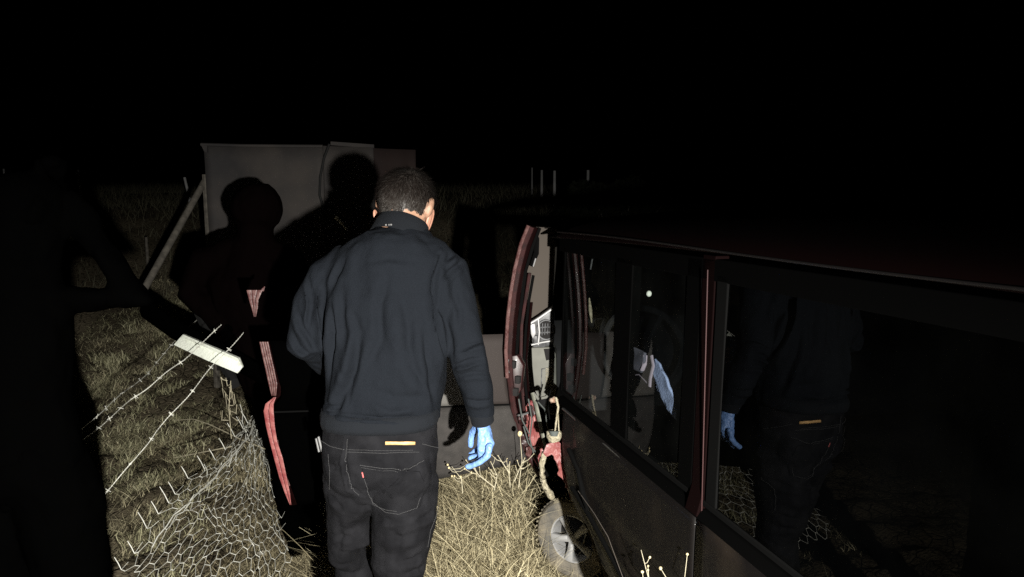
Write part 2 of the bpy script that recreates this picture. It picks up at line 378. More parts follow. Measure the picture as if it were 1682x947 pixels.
# litter of pale straw under the wire mesh
x, y = scatter(110000, -2.7, -.6, 3.2, 5.6, lambda x, y: (x > -.52*y-.1) & (x < -.23*y-.1))
f = fbmv(x, y, 2.2, 4.); keep = rng.uniform(0, 1, len(x)) < np.clip((x/y+.46)*4.2+f*.4+.25-.0*y, .05, 1); x, y = x[keep], y[keep]; n = len(x)
blades('straw_litter', M['straw'], n, (x, y), rng.uniform(.03, .12, n), rng.uniform(.7, 1.5, n), rng.uniform(.0025, .0055, n), .2, np.clip(rng.beta(.9, 2.3, n), 0, 1),
       label='pale broken straw lying under the fallen wire mesh', cat='straw', kind='stuff')
# dry weeds heaped between the man and the wheel
x, y = scatter(38000, -.9, .62, 2.7, 4.9)
keep = (rng.uniform(0, 1, len(x)) < np.exp(-((x+.2)/.45)**2-((y-3.7)/.7)**2)+.12); x, y = x[keep], y[keep]; n = len(x)
zz = gz(x, y)-.02+rng.uniform(0, 1, n)**1.4*.32*np.exp(-((x+.15)/.46)**2-((y-3.6)/.6)**2)
blades('straw_heap', M['straw'], n, (x, y), rng.uniform(.06, .34, n), rng.uniform(.6, 1.57, n), rng.uniform(.002, .005, n), (np.stack([x, y, zz], 1), .3), np.clip(rng.beta(1.0, 2.1, n), 0, 1),
       dirs=np.where(rng.uniform(0, 1, n) < .5, rng.normal(2.5, .6, n), rng.uniform(0, 2*np.pi, n)), seg=4,
       label='heap of long dry straw and weeds between the man and the wheel', cat='dry weeds', kind='stuff')
n = 5000; x = rng.normal(-.12, .28, n); y = rng.normal(3.35, .38, n)
blades('straw_stems', M['straw'], n, (x, y), rng.uniform(.16, .46, n), rng.uniform(.6, 1.57, n), rng.uniform(.003, .0058, n), .5, np.clip(rng.beta(3, 1.2, n), 0, 1),
       dirs=np.where(rng.uniform(0, 1, n) < .6, rng.normal(2.4, .5, n), rng.uniform(0, 2*np.pi, n)), seg=5,
       label='longest bright straw stems sticking out of the straw heap', cat='dry weeds', kind='stuff')
n = 2600; x = np.concatenate([rng.normal(.06, .10, n//2), rng.normal(-.2, .25, n-n//2)]); y = rng.normal(3.15, .22, n); zz = gz(x, y)+rng.uniform(0, 1, n)*.30*np.exp(-((x-.0)/.3)**2)
blades('tangled_weeds', M['straw'], n, (x, y), rng.uniform(.10, .30, n), rng.uniform(.3, 1.7, n), rng.uniform(.0022, .0042, n), (np.stack([x, y, zz], 1), .75), np.clip(rng.beta(2.2, 1.3, n), 0, 1), seg=7,
       label='curly tangled pale weeds spilling against the front wheel', cat='dry weeds', kind='stuff')
# far field and the ground round about
x, y = scatter(60000, -13, 9, 8.5, 24); f = fbmv(x, y, .35, 3.); keep = rng.uniform(0, 1, len(x)) < .55+f; x, y = x[keep], y[keep]; n = len(x)
blades('field_grass', blade_mat('dark_field_grass', (.03,.03,.018), (.14,.13,.085)), n, (x, y), rng.uniform(.08, .32, n), rng.uniform(.1, .8, n), rng.uniform(.005, .012, n), .2, rng.beta(2, 2.5, n), seg=2,
       label='rough dim grass of the field rising into the dark', cat='grass', kind='stuff')
x, y = scatter(30000, -2.2, 3, .6, 4.2, lambda x, y: x > -.23*y-.15); n = len(x)
blades('verge_grass', M['grass'], n, (x, y), rng.uniform(.04, .16, n), rng.uniform(.3, 1.4, n), rng.uniform(.002, .004, n), .25, rng.beta(2, 2.5, n),
       label='sparse dry grass around the feet and under the wreck', cat='grass', kind='stuff')

# ---------------------------------------------------------------- people
def hand(mb, wrist, d, across, k=1.0, curl=(.35,.4,.45,.5), extra=.0, thumb=1):
    """palm, four unequal fingers and a thumb as capsules; d = pointing direction, across = towards the thumb"""
    d = Vector(d).normalized(); a = Vector(across); a = (a-d*a.dot(d)).normalized(); nrm = d.cross(a)*thumb
    wrist = Vector(wrist)
    mb.capsule([wrist-d*.03*k, wrist, wrist+d*.04*k, wrist+d*.082*k], [.024*k, .024*k, .036*k, .038*k], 12, .5, up=a)
    for i, (o, L) in enumerate(((.029, .073), (.010, .080), (-.009, .074), (-.027, .058))):
        p = wrist+d*(.088-abs(i-1)*.004)*k+a*o*k; c = curl[i]+extra; ang = 0; pts = [p-d*.02*k, p]; dd = d
        for s in (.45, .32, .23):
            ang += c; dd = (d*math.cos(ang)+nrm*math.sin(ang)); p = p+dd*L*s*k; pts.append(p)
        mb.capsule(pts, [.0095*k, .0095*k, .0088*k, .0080*k, .0068*k], 10)
    p = wrist+d*.018*k+a*.022*k
    q = p+(a*.75+d*.65+nrm*.25).normalized()*.036*k; r_ = q+(d*.9+a*.3+nrm*.35).normalized()*.03*k
    mb.capsule([p, q, r_, r_+(d+nrm*.35).normalized()*.022*k], [.013*k, .012*k, .0105*k, .008*k], 10)
def headmesh(mb, c, R, k=1.0):
    """head: skull, jaw, nose, brow, lips, ears; R maps x=right, y=front, z=up"""
    def w(x, y, z): return Vector(c)+R @ (Vector((x, y, z))*k)
    mb.ball(c, .076*k, .095*k, .088*k, R, 24, 16)
    mb.ball(w(0, .028, -.055), .054*k, .06*k, .06*k, R, 18, 12)
    mb.capsule([w(0, .088, .012), w(0, .106, -.02)], [.008*k, .013*k], 8)
    mb.ball(w(0, .085, -.052), .022*k, .012*k, .007*k, R, 10, 8); mb.ball(w(0, .078, .022), .05*k, .02*k, .012*k, R, 12, 8)
    mb.ball(w(0, .078, -.088), .02*k, .018*k, .014*k, R, 10, 8)
    for s in (-1, 1):
        mb.ball(w(s*.031, .078, .003), .014*k, .012*k, .010*k, R, 10, 8)
        mb.ball(w(s*.080, -.004, -.008), .010*k, .021*k, .034*k, R @ Matrix.Rotation(s*.35, 3, 'Z'), 12, 10)
    mb.capsule([w(0, -.010, -.06), w(0, .004, -.115)], [.052*k, .05*k], 16)
def figure(J, label, jac, tro, headmat, skin, hood=None, group=None, kr=1.0, shoes=None, curl=.3):
    """J: joints in world metres: head, headR, neck, chest, hips, and L/R sh, el, wr, hip, kn, an"""
    root = empty('person', (J['hips'][0], J['hips'][1], min(J['anL'][2], J['anR'][2])-.08), label=label, cat='person', group=group)
    b = MB(); headmesh(b, J['head'], J['R'])
    b.capsule([J['neck'], J['chest'], J['belly'], J['hips']], [.06, .13, .115, .125], 16, .75, up=(1, 0, 0))
    for s in 'LR':
        b.capsule([J['neck'], J['sh'+s], J['el'+s], J['wr'+s]], [.05, .052, .04, .027], 12)
        b.capsule([J['hips'], J['hp'+s], J['kn'+s], J['an'+s]], [.08, .078, .052, .038], 12)
        f_ = Vector(J.get('foot', (0, .16, -.03))); b.capsule([Vector(J['an'+s])-Vector((0, 0, .04)), Vector(J['an'+s])+f_-Vector((0, 0, .03))], [.036, .03], 10)
        d = Vector(J['wr'+s])-Vector(J['el'+s]); hand(b, J['wr'+s], d, J.get('ac'+s, (0, 0, 1)), curl=(curl,)*4)
    link('body', b.remesh(.010, 3), skin, root)
    c = MB(); c.capsule([J['neck'], J['chest'], J['belly'], J['hips']], [.085*kr, .165*kr, .15*kr, .155*kr], 20, .8, up=(1, 0, 0))
    for s in 'LR':
        c.capsule([J['neck'], J['sh'+s], J['el'+s], Vector(J['el'+s]).lerp(Vector(J['wr'+s]), .93)], [.06*kr, .075*kr, .062*kr, .042*kr], 14)
    if hood: 
        c.ball(J['head'], *hood, M=J['R']); c.capsule([J['neck'], Vector(J['neck']).lerp(Vector(J['head']), .5)], .085, 14)
    me = c.remesh(.012, 5); fbm_disp(me, .014, 9, (1, 1, .5)); link('jacket', me, jac, root)
    c = MB()
    for s in 'LR': c.capsule([J['hips'], J['hp'+s], J['kn'+s], Vector(J['kn'+s]).lerp(Vector(J['an'+s]), .95)], [.12, .10, .075, .062], 14)
    me = c.remesh(.012, 5); fbm_disp(me, .010, 9); link('trousers', me, tro, root)
    for s in 'LR':
        c = MB(); f_ = Vector(J.get('foot', (0, .16, -.03)))
        c.capsule([Vector(J['an'+s])-Vector((0, 0, .05)), Vector(J['an'+s])+f_-Vector((0, 0, .04))], [.05, .042], 14)
        link('shoe', c.remesh(.008, 3), M['black'], root)
    return root

# --- the man in the middle, seen from behind
man = empty('person', (-.36, 2.05, float(gz(-.36, 2.05))), label='man seen from behind in dark navy sweater, black jeans and a blue glove', cat='person')
Ym = 2.06
def mr(cx, y, hw, hd, Yc): c = P(cx, y, Yc); c.z = P(cx, y, Yc-hd).z; return (c, hw*Yc/F, hd)
Rh = Matrix.Rotation(math.radians(-17), 3, 'Z') @ Matrix.Rotation(math.radians(-22), 3, 'X') @ Matrix.Rotation(math.radians(9), 3, 'Y')
hc = P(668, 331, 2.17)
tor = [mr(628, 722, 97, .118, 2.045), mr(628, 690, 98, .122, 2.05), mr(633, 650, 99, .122, 2.055), mr(635, 600, 101, .125, 2.06), mr(637, 540, 104, .128, 2.075), mr(640, 490, 108, .126, 2.09),
       mr(642, 455, 110, .116, 2.10), mr(644, 430, 103, .098, 2.115), mr(650, 410, 82, .085, 2.125), mr(655, 393, 60, .082, 2.128), mr(658, 380, 45, .076, 2.135), mr(659, 372, 40, .07, 2.14)]
armL = [P(572, 432, 2.11), P(538, 455, 2.10), P(513, 505, 2.07), P(499, 560, 2.04), P(540, 590, 2.22), P(585, 590, 2.36)]
armR = [P(705, 428, 2.12), P(736, 446, 2.12), P(748, 505, 2.08), P(767, 580, 2.04), P(783, 640, 2.06), P(792, 700, 2.09)]
b = MB(); headmesh(b, hc, Rh, 1.0)
b.rings([(c, a*.86, d*.78) for c, a, d in tor[:-3]], 24)
b.capsule(armL, [.04, .036, .030, .028, .026, .025], 14); b.capsule(armR, [.04, .036, .032, .028, .022, .017], 14)
b.capsule([P(657, 402, 2.165), P(666, 362, 2.165)], [.045, .052], 16)
hipL, hipR = P(578, 775, 2.1), P(672, 775, 2.05)
knL, knR = Vector((-.50, 2.22, .42)), Vector((-.315, 2.08, .40)); anL = Vector((-.52, 2.14, float(gz(-.52, 2.14))+.09)); anR = Vector((-.31, 2.0, float(gz(-.31, 2.0))+.09))
b.capsule([hipL+Vector((0,.04,.03)), P(568, 850, 2.13), P(566, 900, 2.15), knL, anL], [.045, .03, .026, .034, .034], 14); b.capsule([hipR+Vector((-.0,.03,.03)), P(664, 850, 2.06), P(660, 915, 2.06), knR+Vector((-.02,0,0)), anR], [.05, .045, .04, .04, .036], 14)
b.capsule([anL-Vector((0, 0, .04)), anL+Vector((-.02, .17, -.06))], [.036, .03], 10); b.capsule([anR-Vector((0, 0, .04)), anR+Vector((.02, .17, -.06))], [.036, .03], 10)
hand(b, armL[-1], armL[-1]-armL[-2], (0, 0, 1), curl=(.3,)*4)
me = b.remesh(.007, 2); fbm_disp(me, .0015, 60)
link('body', me, M['skin'], man)
# his right glove: relaxed, fingers curling to the left
gl = MB(); gY = 2.09
gl.capsule([P(792, 688, gY), P(795, 704, gY), P(797, 722, gY), P(795, 736, gY)], [.024, .026, .031, .029], 16, .62, up=(.5, .85, 0))
gl.capsule([P(796, 716, gY), P(803, 729, gY-.01), P(800, 740, gY-.01)], [.02, .017, .014], 12)
for pts, rr in (
  ([(804, 733, 2.055), (801, 748, 2.05), (788, 759, 2.055), (775, 764, 2.065), (768, 766, 2.07)], .0098),
  ([(799, 735, 2.075), (794, 750, 2.075), (783, 759, 2.08), (772, 764, 2.09)], .0098),
  ([(796, 732, 2.10), (790, 745, 2.11), (780, 750, 2.12), (772, 752, 2.125)], .0098),
  ([(792, 726, 2.13), (785, 738, 2.145), (778, 742, 2.15), (773, 745, 2.155)], .0088)):
    n_ = len(pts); gl.capsule([P(*q) for q in pts], [rr*(1.08-.28*i/(n_-1)) for i in range(n_)], 12)
gl.capsule([P(786, 700, 2.13), P(778, 708, 2.15), P(774, 720, 2.155), P(773, 731, 2.155)], [.014, .0125, .011, .0085], 12)
gl.tube([P(790, 670, gY), P(793, 690, gY)], [.029, .027], 16, .9)
me = gl.remesh(.0022, 5, .5); folds(me, [([(781, 712), (797, 716), (812, 712)], 1.3, .0014), ([(784, 703), (800, 700), (811, 703)], 1.2, .0011), ([(786, 728), (797, 727), (808, 733)], 1.2, .001)])
fbm_disp(me, .0016, 70); link('glove', me, M['glove'], man, label='pale blue disposable glove on the right hand')
g2 = MB(); hand(g2, armL[-1], armL[-1]-armL[-2], (0, 0, 1), k=1.08, curl=(.3,)*4); link('glove', g2.remesh(.003, 3), M['glove'], man)
# sweater
sw = MB(); sw.rings([(c, a*1.0, d) for c, a, d in tor], 36, 2.5)
sw.capsule(armL[:5]+[P(570, 590, 2.31)], [.058, .062, .060, .056, .047, .04], 18)
sw.capsule(armR[:5]+[P(791, 688, 2.085)], [.058, .062, .058, .053, .044, .034], 18)
sw.ball(P(658, 397, 2.125), .088, .082, .045); sw.capsule([P(580, 442, 2.085), P(620, 420, 2.09), P(660, 412, 2.09), P(715, 436, 2.09)], [.07, .078, .078, .07], 18); sw.ball(P(645, 480, 2.045), .17, .075, .17)
me = sw.remesh(.0052, 9, .55)
folds(me, [
 ([(531, 470), (527, 510), (531, 560), (533, 610)], 3.5, .010), ([(545, 500), (548, 545), (541, 590), (536, 640)], 4, .009), ([(570, 420), (552, 450), (540, 480)], 4, .004),
 ([(562, 470), (560, 520), (566, 570)], 6, .005), ([(640, 440), (625, 500), (626, 560), (600, 610)], 8, .0045), ([(590, 560), (580, 610), (560, 655), (545, 690)], 7, .0055),
 ([(724, 420), (714, 465), (715, 520), (722, 560), (733, 600)], 3.5, .011), ([(733, 430), (745, 415)], 4, .004), ([(726, 462), (742, 445), (756, 430)], 4, .004), ([(716, 495), (730, 520), (738, 560), (744, 600)], 5, .005),
 ([(742, 602), (765, 597), (790, 588)], 3, .0055), ([(750, 575), (775, 566), (800, 560)], 3.5, .004), ([(752, 618), (775, 613), (803, 612)], 3, .0035), ([(765, 655), (785, 660), (808, 655)], 3, .003),
 ([(505, 455), (512, 500), (505, 540)], 3.5, .005), ([(485, 510), (497, 540), (520, 575)], 4, .0045), ([(476, 540), (490, 570), (515, 590)], 4, .004),
 ([(530, 660), (545, 668), (560, 670)], 3, .004), ([(528, 676), (580, 684), (650, 688), (722, 690)], 3, .0045), ([(660, 580), (690, 620), (715, 640)], 9, .003), ([(600, 640), (650, 655), (700, 650)], 8, .0028), ([(655, 470), (668, 520), (672, 570), (690, 610)], 9, .0035), ([(575, 500), (590, 545), (583, 600), (572, 640)], 6, .004), ([(696, 540), (700, 590), (712, 640), (718, 680)], 5, .004), ([(610, 655), (640, 668), (690, 664)], 5, .003), ([(560, 600), (575, 630), (570, 670)], 4, .0018), ([(745, 480), (757, 510), (755, 545)], 5, .003), ([(600, 430), (640, 424), (690, 430)], 5, .002)], k=2.7)
fbm_disp(me, .009, 7, (1, 1, .4)); fbm_disp(me, .0035, 18, (1, 1, .5))
# cut the sweater off straight below the waistband
bm = bmesh.new(); bm.from_mesh(me)
bmesh.ops.bisect_plane(bm, geom=bm.verts[:]+bm.edges[:]+bm.faces[:], plane_co=P(625, 708, 1.925), plane_no=(0, 0, -1), clear_outer=True); bm.to_mesh(me); bm.free()
sweater = link('sweater', me, M['sweater'], man)
BS = BVHTree.FromPolygons([tuple(v.co) for v in me.vertices], [tuple(p.vertices) for p in me.polygons])
hb = MB(); wb = [mr(625, 716, 97.5, .122, 2.045), mr(625.5, 708, 99.5, .126, 2.045), mr(626, 698, 99.5, .126, 2.047), mr(626.5, 688, 98, .123, 2.05)]
hb.rings(wb, 96, 2.5)
me = hb.mesh('hem_band'); c = getco(me)
ang = np.arctan2(c[:, 1]-2.045, c[:, 0]-wb[0][0].x); c[:, 0] += .0008*np.sign(np.sin(ang*160))*np.cos(ang); c[:, 1] += .0008*np.sign(np.sin(ang*160))*np.sin(ang); setco(me, c)
link('hem_band', me, M['rib'], man)
cuff = MB(); cuff.tube([P(789, 672, 2.078), P(791, 682, 2.083), P(793, 692, 2.088)], [.036, .0345, .0335], 32); cuff.build('cuff', M['rib'], man)
def ringpts(c, R, a, bb, n=40, dz=0): return [Vector(c)+R @ Vector((a*math.cos(2*math.pi*i/n), bb*math.sin(2*math.pi*i/n), dz)) for i in range(n)]
Rc = Matrix.Rotation(math.radians(-27), 3, 'X') @ Matrix.Rotation(math.radians(13), 3, 'Y'); cc = P(659, 380, 2.125)
col = MB(); prof = [(-.026, .087), (.010, .080), (.030, .073), (.034, .070), (.032, .066), (.004, .070)]; N_ = 56
vs = []; 
for k_ in range(N_):
    a_ = 2*math.pi*k_/N_; rb = 1+.006*math.sin(a_*28)
    for h_, r_ in prof: vs.append(cc+Rc @ Vector((r_*rb*math.cos(a_), r_*.95*rb*math.sin(a_), h_)))
m_ = len(prof); col.add(vs, [(k_*m_+j, ((k_+1) % N_)*m_+j, ((k_+1) % N_)*m_+(j+1) % m_, k_*m_+(j+1) % m_) for k_ in range(N_) for j in range(m_)])
col.build('collar', M['rib'], man)
lb = MB()
for i, (x_, w_) in enumerate(((634, 3), (639, 2), (642.5, 3.2), (647, 3.4))):
    hit = BS.ray_cast(Vector((0, 0, CAMZ)), ray(x_, 369).normalized())[0]
    q = P(x_, 369-.4*i*.5, 2.03 if hit is None else min(2.05, hit.y-.004)); lb.box(q, w_*.0015, .001, .004)
lb.build('collar_print', mat('pale_print', (.12, .12, .12)), man, smooth=False)
# jeans
je = MB()
je.rings([mr(583, 905, 34, .075, 2.13), mr(577, 850, 38, .085, 2.12), mr(575, 812, 44, .10, 2.10), mr(585, 780, 55, .10, 2.08)], 24, 2.2)
je.rings([mr(626, 830, 60, .07, 2.06), mr(626, 800, 94, .105, 2.06), mr(625, 765, 99, .118, 2.055), mr(625, 730, 97, .114, 2.05), mr(626, 706, 96, .112, 2.05)], 32, 2.4)
je.capsule([P(583, 800, 2.09), P(568, 850, 2.12), P(565, 905, 2.14), knL, anL+Vector((0, 0, .02))], [.085, .058, .048, .062, .05], 18, 1.25, up=(1, 0, 0))
je.capsule([P(665, 790, 2.05), P(664, 850, 2.05), P(655, 920, 2.055), knR+Vector((-.02, 0, .02)), anR+Vector((0, 0, .02))], [.1, .095, .083, .068, .052], 18, 1, up=(1, 0, 0))
je.ball(P(574, 772, 2.01), .068, .06, .075); je.ball(P(662, 778, 1.99), .082, .062, .085)
me = je.remesh(.0055, 7, .5)
folds(me, [([(570, 722), (566, 760), (575, 800), (594, 812)], 2.2, .005), ([(594, 812), (612, 800), (640, 795)], 4, .003), ([(625, 808), (660, 775), (690, 755)], 3, .004), ([(628, 820), (655, 797), (675, 780)], 3, .003),
 ([(540, 812), (552, 825), (562, 838)], 3, .0035), ([(542, 878), (560, 882), (580, 880)], 4, .003), ([(680, 860), (700, 850), (716, 835)], 4, .004), ([(620, 880), (660, 885), (700, 870)], 6, .004), ([(545, 925), (560, 930), (585, 925)], 4, .004),
 ([(655, 925), (680, 920), (700, 905)], 4, .005), ([(660, 945), (690, 935), (705, 920)], 3, .004), ([(535, 760), (550, 768), (566, 766)], 4, .003), ([(640, 865), (655, 890), (650, 930)], 6, .003), ([(555, 850), (560, 880), (556, 920)], 4, .003), ([(610, 850), (640, 856), (690, 848)], 4, .0025)], k=2.2)
fbm_disp(me, .0028, 20); link('jeans', me, M['jeans'], man)
BJ = BVHTree.FromPolygons([tuple(v.co) for v in me.vertices], [tuple(p.vertices) for p in me.polygons])
def onjeans(px, py, off=.001):
    r_ = ray(px, py).normalized(); h_ = BJ.ray_cast(Vector((0, 0, CAMZ)), r_)
    return (h_[0]+h_[1]*off) if h_[0] is not None else None
def seam(pts, r, name='seam', m='stitch', step=4, dash=False):
    out = []
    for (x0, y0), (x1, y1) in zip(pts, pts[1:]):
        k_ = max(1, int(math.hypot(x1-x0, y1-y0)/step))
        for i in range(k_): out.append(onjeans(x0+(x1-x0)*i/k_, y0+(y1-y0)*i/k_, .0048))
    out = [q for q in out if q is not None]; mb = MB()
    if dash:
        for i in range(0, len(out)-1): mb.tube([out[i], out[i].lerp(out[i+1], .62)], r, 4)
    elif len(out) > 1: mb.tube(out, r, 5)
    return mb
sm = MB()
for pts, r_ in (([(528, 722), (545, 732), (568, 738)], .0007), ([(572, 737), (625, 739), (680, 738)], .0006), ([(572, 741), (625, 743), (690, 741)], .0007), ([(572, 720), (571, 745), (567, 765), (572, 790), (580, 806), (592, 813)], .0007),
  ([(592, 762), (630, 768), (672, 772), (684, 764), (697, 755)], .0008), ([(594, 766), (630, 772), (672, 775)], .0005), ([(599, 785), (605, 805), (612, 822), (635, 840), (655, 843), (684, 833), (690, 812)], .0007), ([(610, 815), (614, 827), (635, 836), (655, 839)], .0006),
  ([(719, 825), (713, 850), (705, 870), (700, 900)], .0007), ([(541, 745), (543, 775), (543, 805)], .0006), ([(692, 728), (722, 736)], .0007)):
    q = seam(pts, r_, dash=True, step=2.2); sm.v, sm.f = (sm.v+q.v, sm.f+[tuple(i+len(sm.v) for i in f_) for f_ in q.f])
sm.build('stitching', M['stitch'], man, kind='stuff')
def pocket(poly, n_=12):
    cx = sum(p[0] for p in poly)/len(poly); cy = sum(p[1] for p in poly)/len(poly); mb = MB(); rr = []
    for f_, off in ((1.0, .0005), (.96, .0032), (.6, .0034), (.25, .0032)):
        rr.append([onjeans(cx+(x-cx)*f_, cy+(y-cy)*f_, off) for x, y in poly])
    if any(q is None for r2 in rr for q in r2): return None
    n = len(poly); vs = [q for r2 in rr for q in r2]
    mb.add(vs, [(i*n+k, i*n+(k+1) % n, (i+1)*n+(k+1) % n, (i+1)*n+k) for i in range(3) for k in range(n)]+[tuple(3*n+k for k in range(n))]); return mb
pk = pocket([(593, 763), (610, 765), (630, 768), (650, 771), (672, 773), (690, 774), (697, 790), (696, 812), (690, 833), (672, 842), (652, 845), (632, 839), (613, 824), (604, 803), (597, 782)])
if pk: pk.build('back_pocket', M['jeans'], man)
pk = pocket([(527, 744), (542, 747), (543, 775), (543, 800), (535, 806), (528, 800), (526, 775)])
if pk: pk.build('back_pocket', M['jeans'], man)
lp = MB(); tp = [onjeans(x_, 724.5, .003) for x_ in (633, 645, 657, 669, 681)]; bt = [onjeans(x_, 729.5, .003) for x_ in (633, 645, 657, 669, 681)]
lp.add([q for q in tp+bt], [(i, i+1, i+6, i+5) for i in range(4)]); lp.build('leather_patch', M['patch'], man, thick=.003, label='tan leather waistband patch')
q0, q1 = onjeans(595, 775, .002), onjeans(597, 783, .002)
if q0: MB().tube([q0, q1], .002, 6).build('red_tab', M['redtab'], man)
pn = MB(); pn.tube([P(519, 720, 2.03), P(524, 742, 2.02)], .003, 8).tube([P(523, 717, 2.025), P(529, 741, 2.015)], .0035, 8); pn.build('pen', M['steel'], man, label='silver pens sticking out of the left pocket')
# shoes
for an, dx in ((anL, -.02), (anR, .02)):
    c_ = MB(); c_.capsule([an-Vector((0, .02, .05)), an+Vector((dx, .18, -.06))], [.048, .04], 14); link('shoe', c_.remesh(.007, 3), M['black'], man)
# hair: a cap over the skull and short combed strands
def hw(x, y, z): return hc+Rh @ Vector((x, y, z))
cap = MB(); cap.ball(hc+Rh @ Vector((0, -.003, .004)), .0785, .0975, .0905, Rh, 110, 70); me = cap.mesh('hair')
bm = bmesh.new(); bm.from_mesh(me); Ri = Rh.inverted()
def hairline(l):   # local point -> kept
    x, y, z = l; n_ = .0035*math.sin(x*330)+.003*math.sin(x*143+1)
    if y > .05: return z > .045+.6*(y-.05)
    side = -.030+.9*max(0, y+.02) ; return z > (-.062 if x < 0 else -.062+.42*x)+n_ if y < -.02 else z > side+.004+n_
dl = [f_ for f_ in bm.faces if not hairline(Ri @ (f_.calc_center_median()-hc))]
bmesh.ops.delete(bm, geom=dl, context='FACES'); bm.to_mesh(me); bm.free(); hairo = link('hair', me, M['scalp'], man)
n = 26000; u = rng.normal(size=(n, 3)); u /= np.linalg.norm(u, axis=1)[:, None]; loc = u*np.array([.0785, .0975, .0905])+np.array([0, -.003, .004])
keep = np.array([hairline(l) for l in loc]); loc = loc[keep]; u = u[keep]; n = len(loc)
Rn = np.array(Rh); 
crown = np.array([.01, -.03, .085]); tang = loc-crown; tang -= u*(tang*u).sum(1)[:, None]; tang /= np.linalg.norm(tang, axis=1)[:, None]+1e-6
sw_ = np.cross(u, tang); dirh = tang*1.0+u*.28+sw_*.35*np.sin(loc[:, :1]*60)+rng.normal(0, .22, (n, 3)); dirh /= np.linalg.norm(dirh, axis=1)[:, None]
L = rng.uniform(.010, .030, n)*np.clip((loc[:, 2]+.06)*12, .25, 1.1); root = (loc-u*.001)@Rn.T+np.array(hc); dw = dirh@Rn.T; sd = np.cross(dw, u@Rn.T); sd /= np.linalg.norm(sd, axis=1)[:, None]
wd = rng.uniform(.0008, .0016, n)[:, None]; mid = root+dw*(L*.55)[:, None]; tip = root+dw*L[:, None]
vs = np.stack([root-sd*wd/2, root+sd*wd/2, mid-sd*wd/2, mid+sd*wd/2, tip], 1).reshape(-1, 3); o_ = (np.arange(n)*5)
fa = np.concatenate([np.stack([o_, o_+1, o_+3, o_+2], 1)]).tolist()+np.stack([o_+2, o_+3, o_+4], 1).tolist()
me = bpy.data.meshes.new('hair_strands'); me.from_pydata(vs.tolist(), [], fa); at = me.attributes.new('tint', 'FLOAT', 'POINT')
gr = np.clip(rng.beta(1.3, 3.5, n)+np.clip(.08-loc[:, 2]*9, 0, .5)+.10*(loc[:, 0] > .03), 0, 1); at.data.foreach_set('value', np.repeat(gr, 5).astype(np.float32)); link('hair_strands', me, M['hair'], hairo, False, kind='stuff')
for s_, (cx_, cy_, yy, tl, kk) in (('r', (705, 362, 2.15, .28, 1.0)), ('l', (617, 356, 2.19, -.12, .62))):
    e_ = MB(); c0 = P(cx_, cy_, yy); Re = Matrix.Rotation(tl, 3, 'Y')
    pts = [c0+Re @ (Vector((.004*math.cos(t), .013*math.cos(t), .031*math.sin(t)))*kk) for t in np.linspace(-1.9, 3.6, 16)]
    e_.capsule(pts, [.0038*kk+.0022*kk*math.sin(i/15*3.14) for i in range(16)], 8)
    e_.ball(c0, .006*kk, .012*kk, .028*kk, Re); e_.ball(c0+Re @ Vector((0, .004, -.027*kk)), .006*kk, .008*kk, .009*kk, Re)
    link('ear', e_.remesh(.002, 3), M['ear'], man)

# --- person standing close at the left, painted black all over to look unlit
def V3(px, py, Y): return P(px, py, Y)
YL = 1.75
J = dict(R=Matrix.Rotation(math.radians(-40), 3, 'Z') @ Matrix.Rotation(math.radians(-25), 3, 'X'), head=P(46, 342, YL), neck=P(38, 415, YL), chest=P(15, 500, YL), belly=P(22, 620, YL), hips=P(45, 760, YL),
 shR=P(95, 500, YL+.02), elR=P(214, 508, YL+.02), wrR=P(110, 380, YL+.05), shL=P(-60, 470, YL-.02), elL=P(-110, 620, YL), wrL=P(-60, 740, YL+.15))
J['hpR'] = P(95, 800, YL); J['hpL'] = P(-10, 800, YL); zg = float(gz(-1.1, YL))
J['knR'] = Vector((P(130, 900, YL).x, YL, .45)); J['anR'] = Vector((P(165, 900, YL).x, YL, zg+.09)); J['knL'] = Vector((J['hpL'].x-.03, YL, .45)); J['anL'] = Vector((J['hpL'].x-.05, YL, zg+.09))
# raised arm: elbow out to the right, hand at the ear
J['shR'] = P(40, 500, YL); J['elR'] = P(222, 486, YL+.02); J['wrR'] = P(108, 326, YL+.05); J['acR'] = (0, -1, 0)
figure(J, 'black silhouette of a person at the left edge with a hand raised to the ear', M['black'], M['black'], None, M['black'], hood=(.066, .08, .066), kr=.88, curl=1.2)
# --- person in the middle distance before the pale sheet
YB = 3.9
J = dict(R=Matrix.Rotation(math.radians(-20), 3, 'Z') @ Matrix.Rotation(math.radians(-15), 3, 'X'), head=P(422, 340, YB), neck=P(418, 400, YB), chest=P(400, 460, YB), belly=P(420, 540, YB), hips=P(452, 620, YB),
 shR=P(475, 430, YB), elR=P(500, 520, YB), wrR=P(480, 590, YB+.1), shL=P(338, 432, YB), elL=P(312, 482, YB-.05), wrL=P(360, 535, YB-.1))
zg = float(gz(-1.1, YB)); J['hpR'] = P(475, 650, YB); J['hpL'] = P(440, 650, YB)
J['knR'] = Vector((J['hpR'].x+.03, YB, .15)); J['anR'] = Vector((J['hpR'].x+.1, YB, zg+.09)); J['knL'] = Vector((J['hpL'].x+.06, YB, .15)); J['anL'] = Vector((J['hpL'].x+.12, YB, zg+.09))
figure(J, 'dark hooded person standing between the pale sheet and the man', M['dkred'], M['black'], None, M['black'], hood=(.14, .12, .125), kr=1.18)

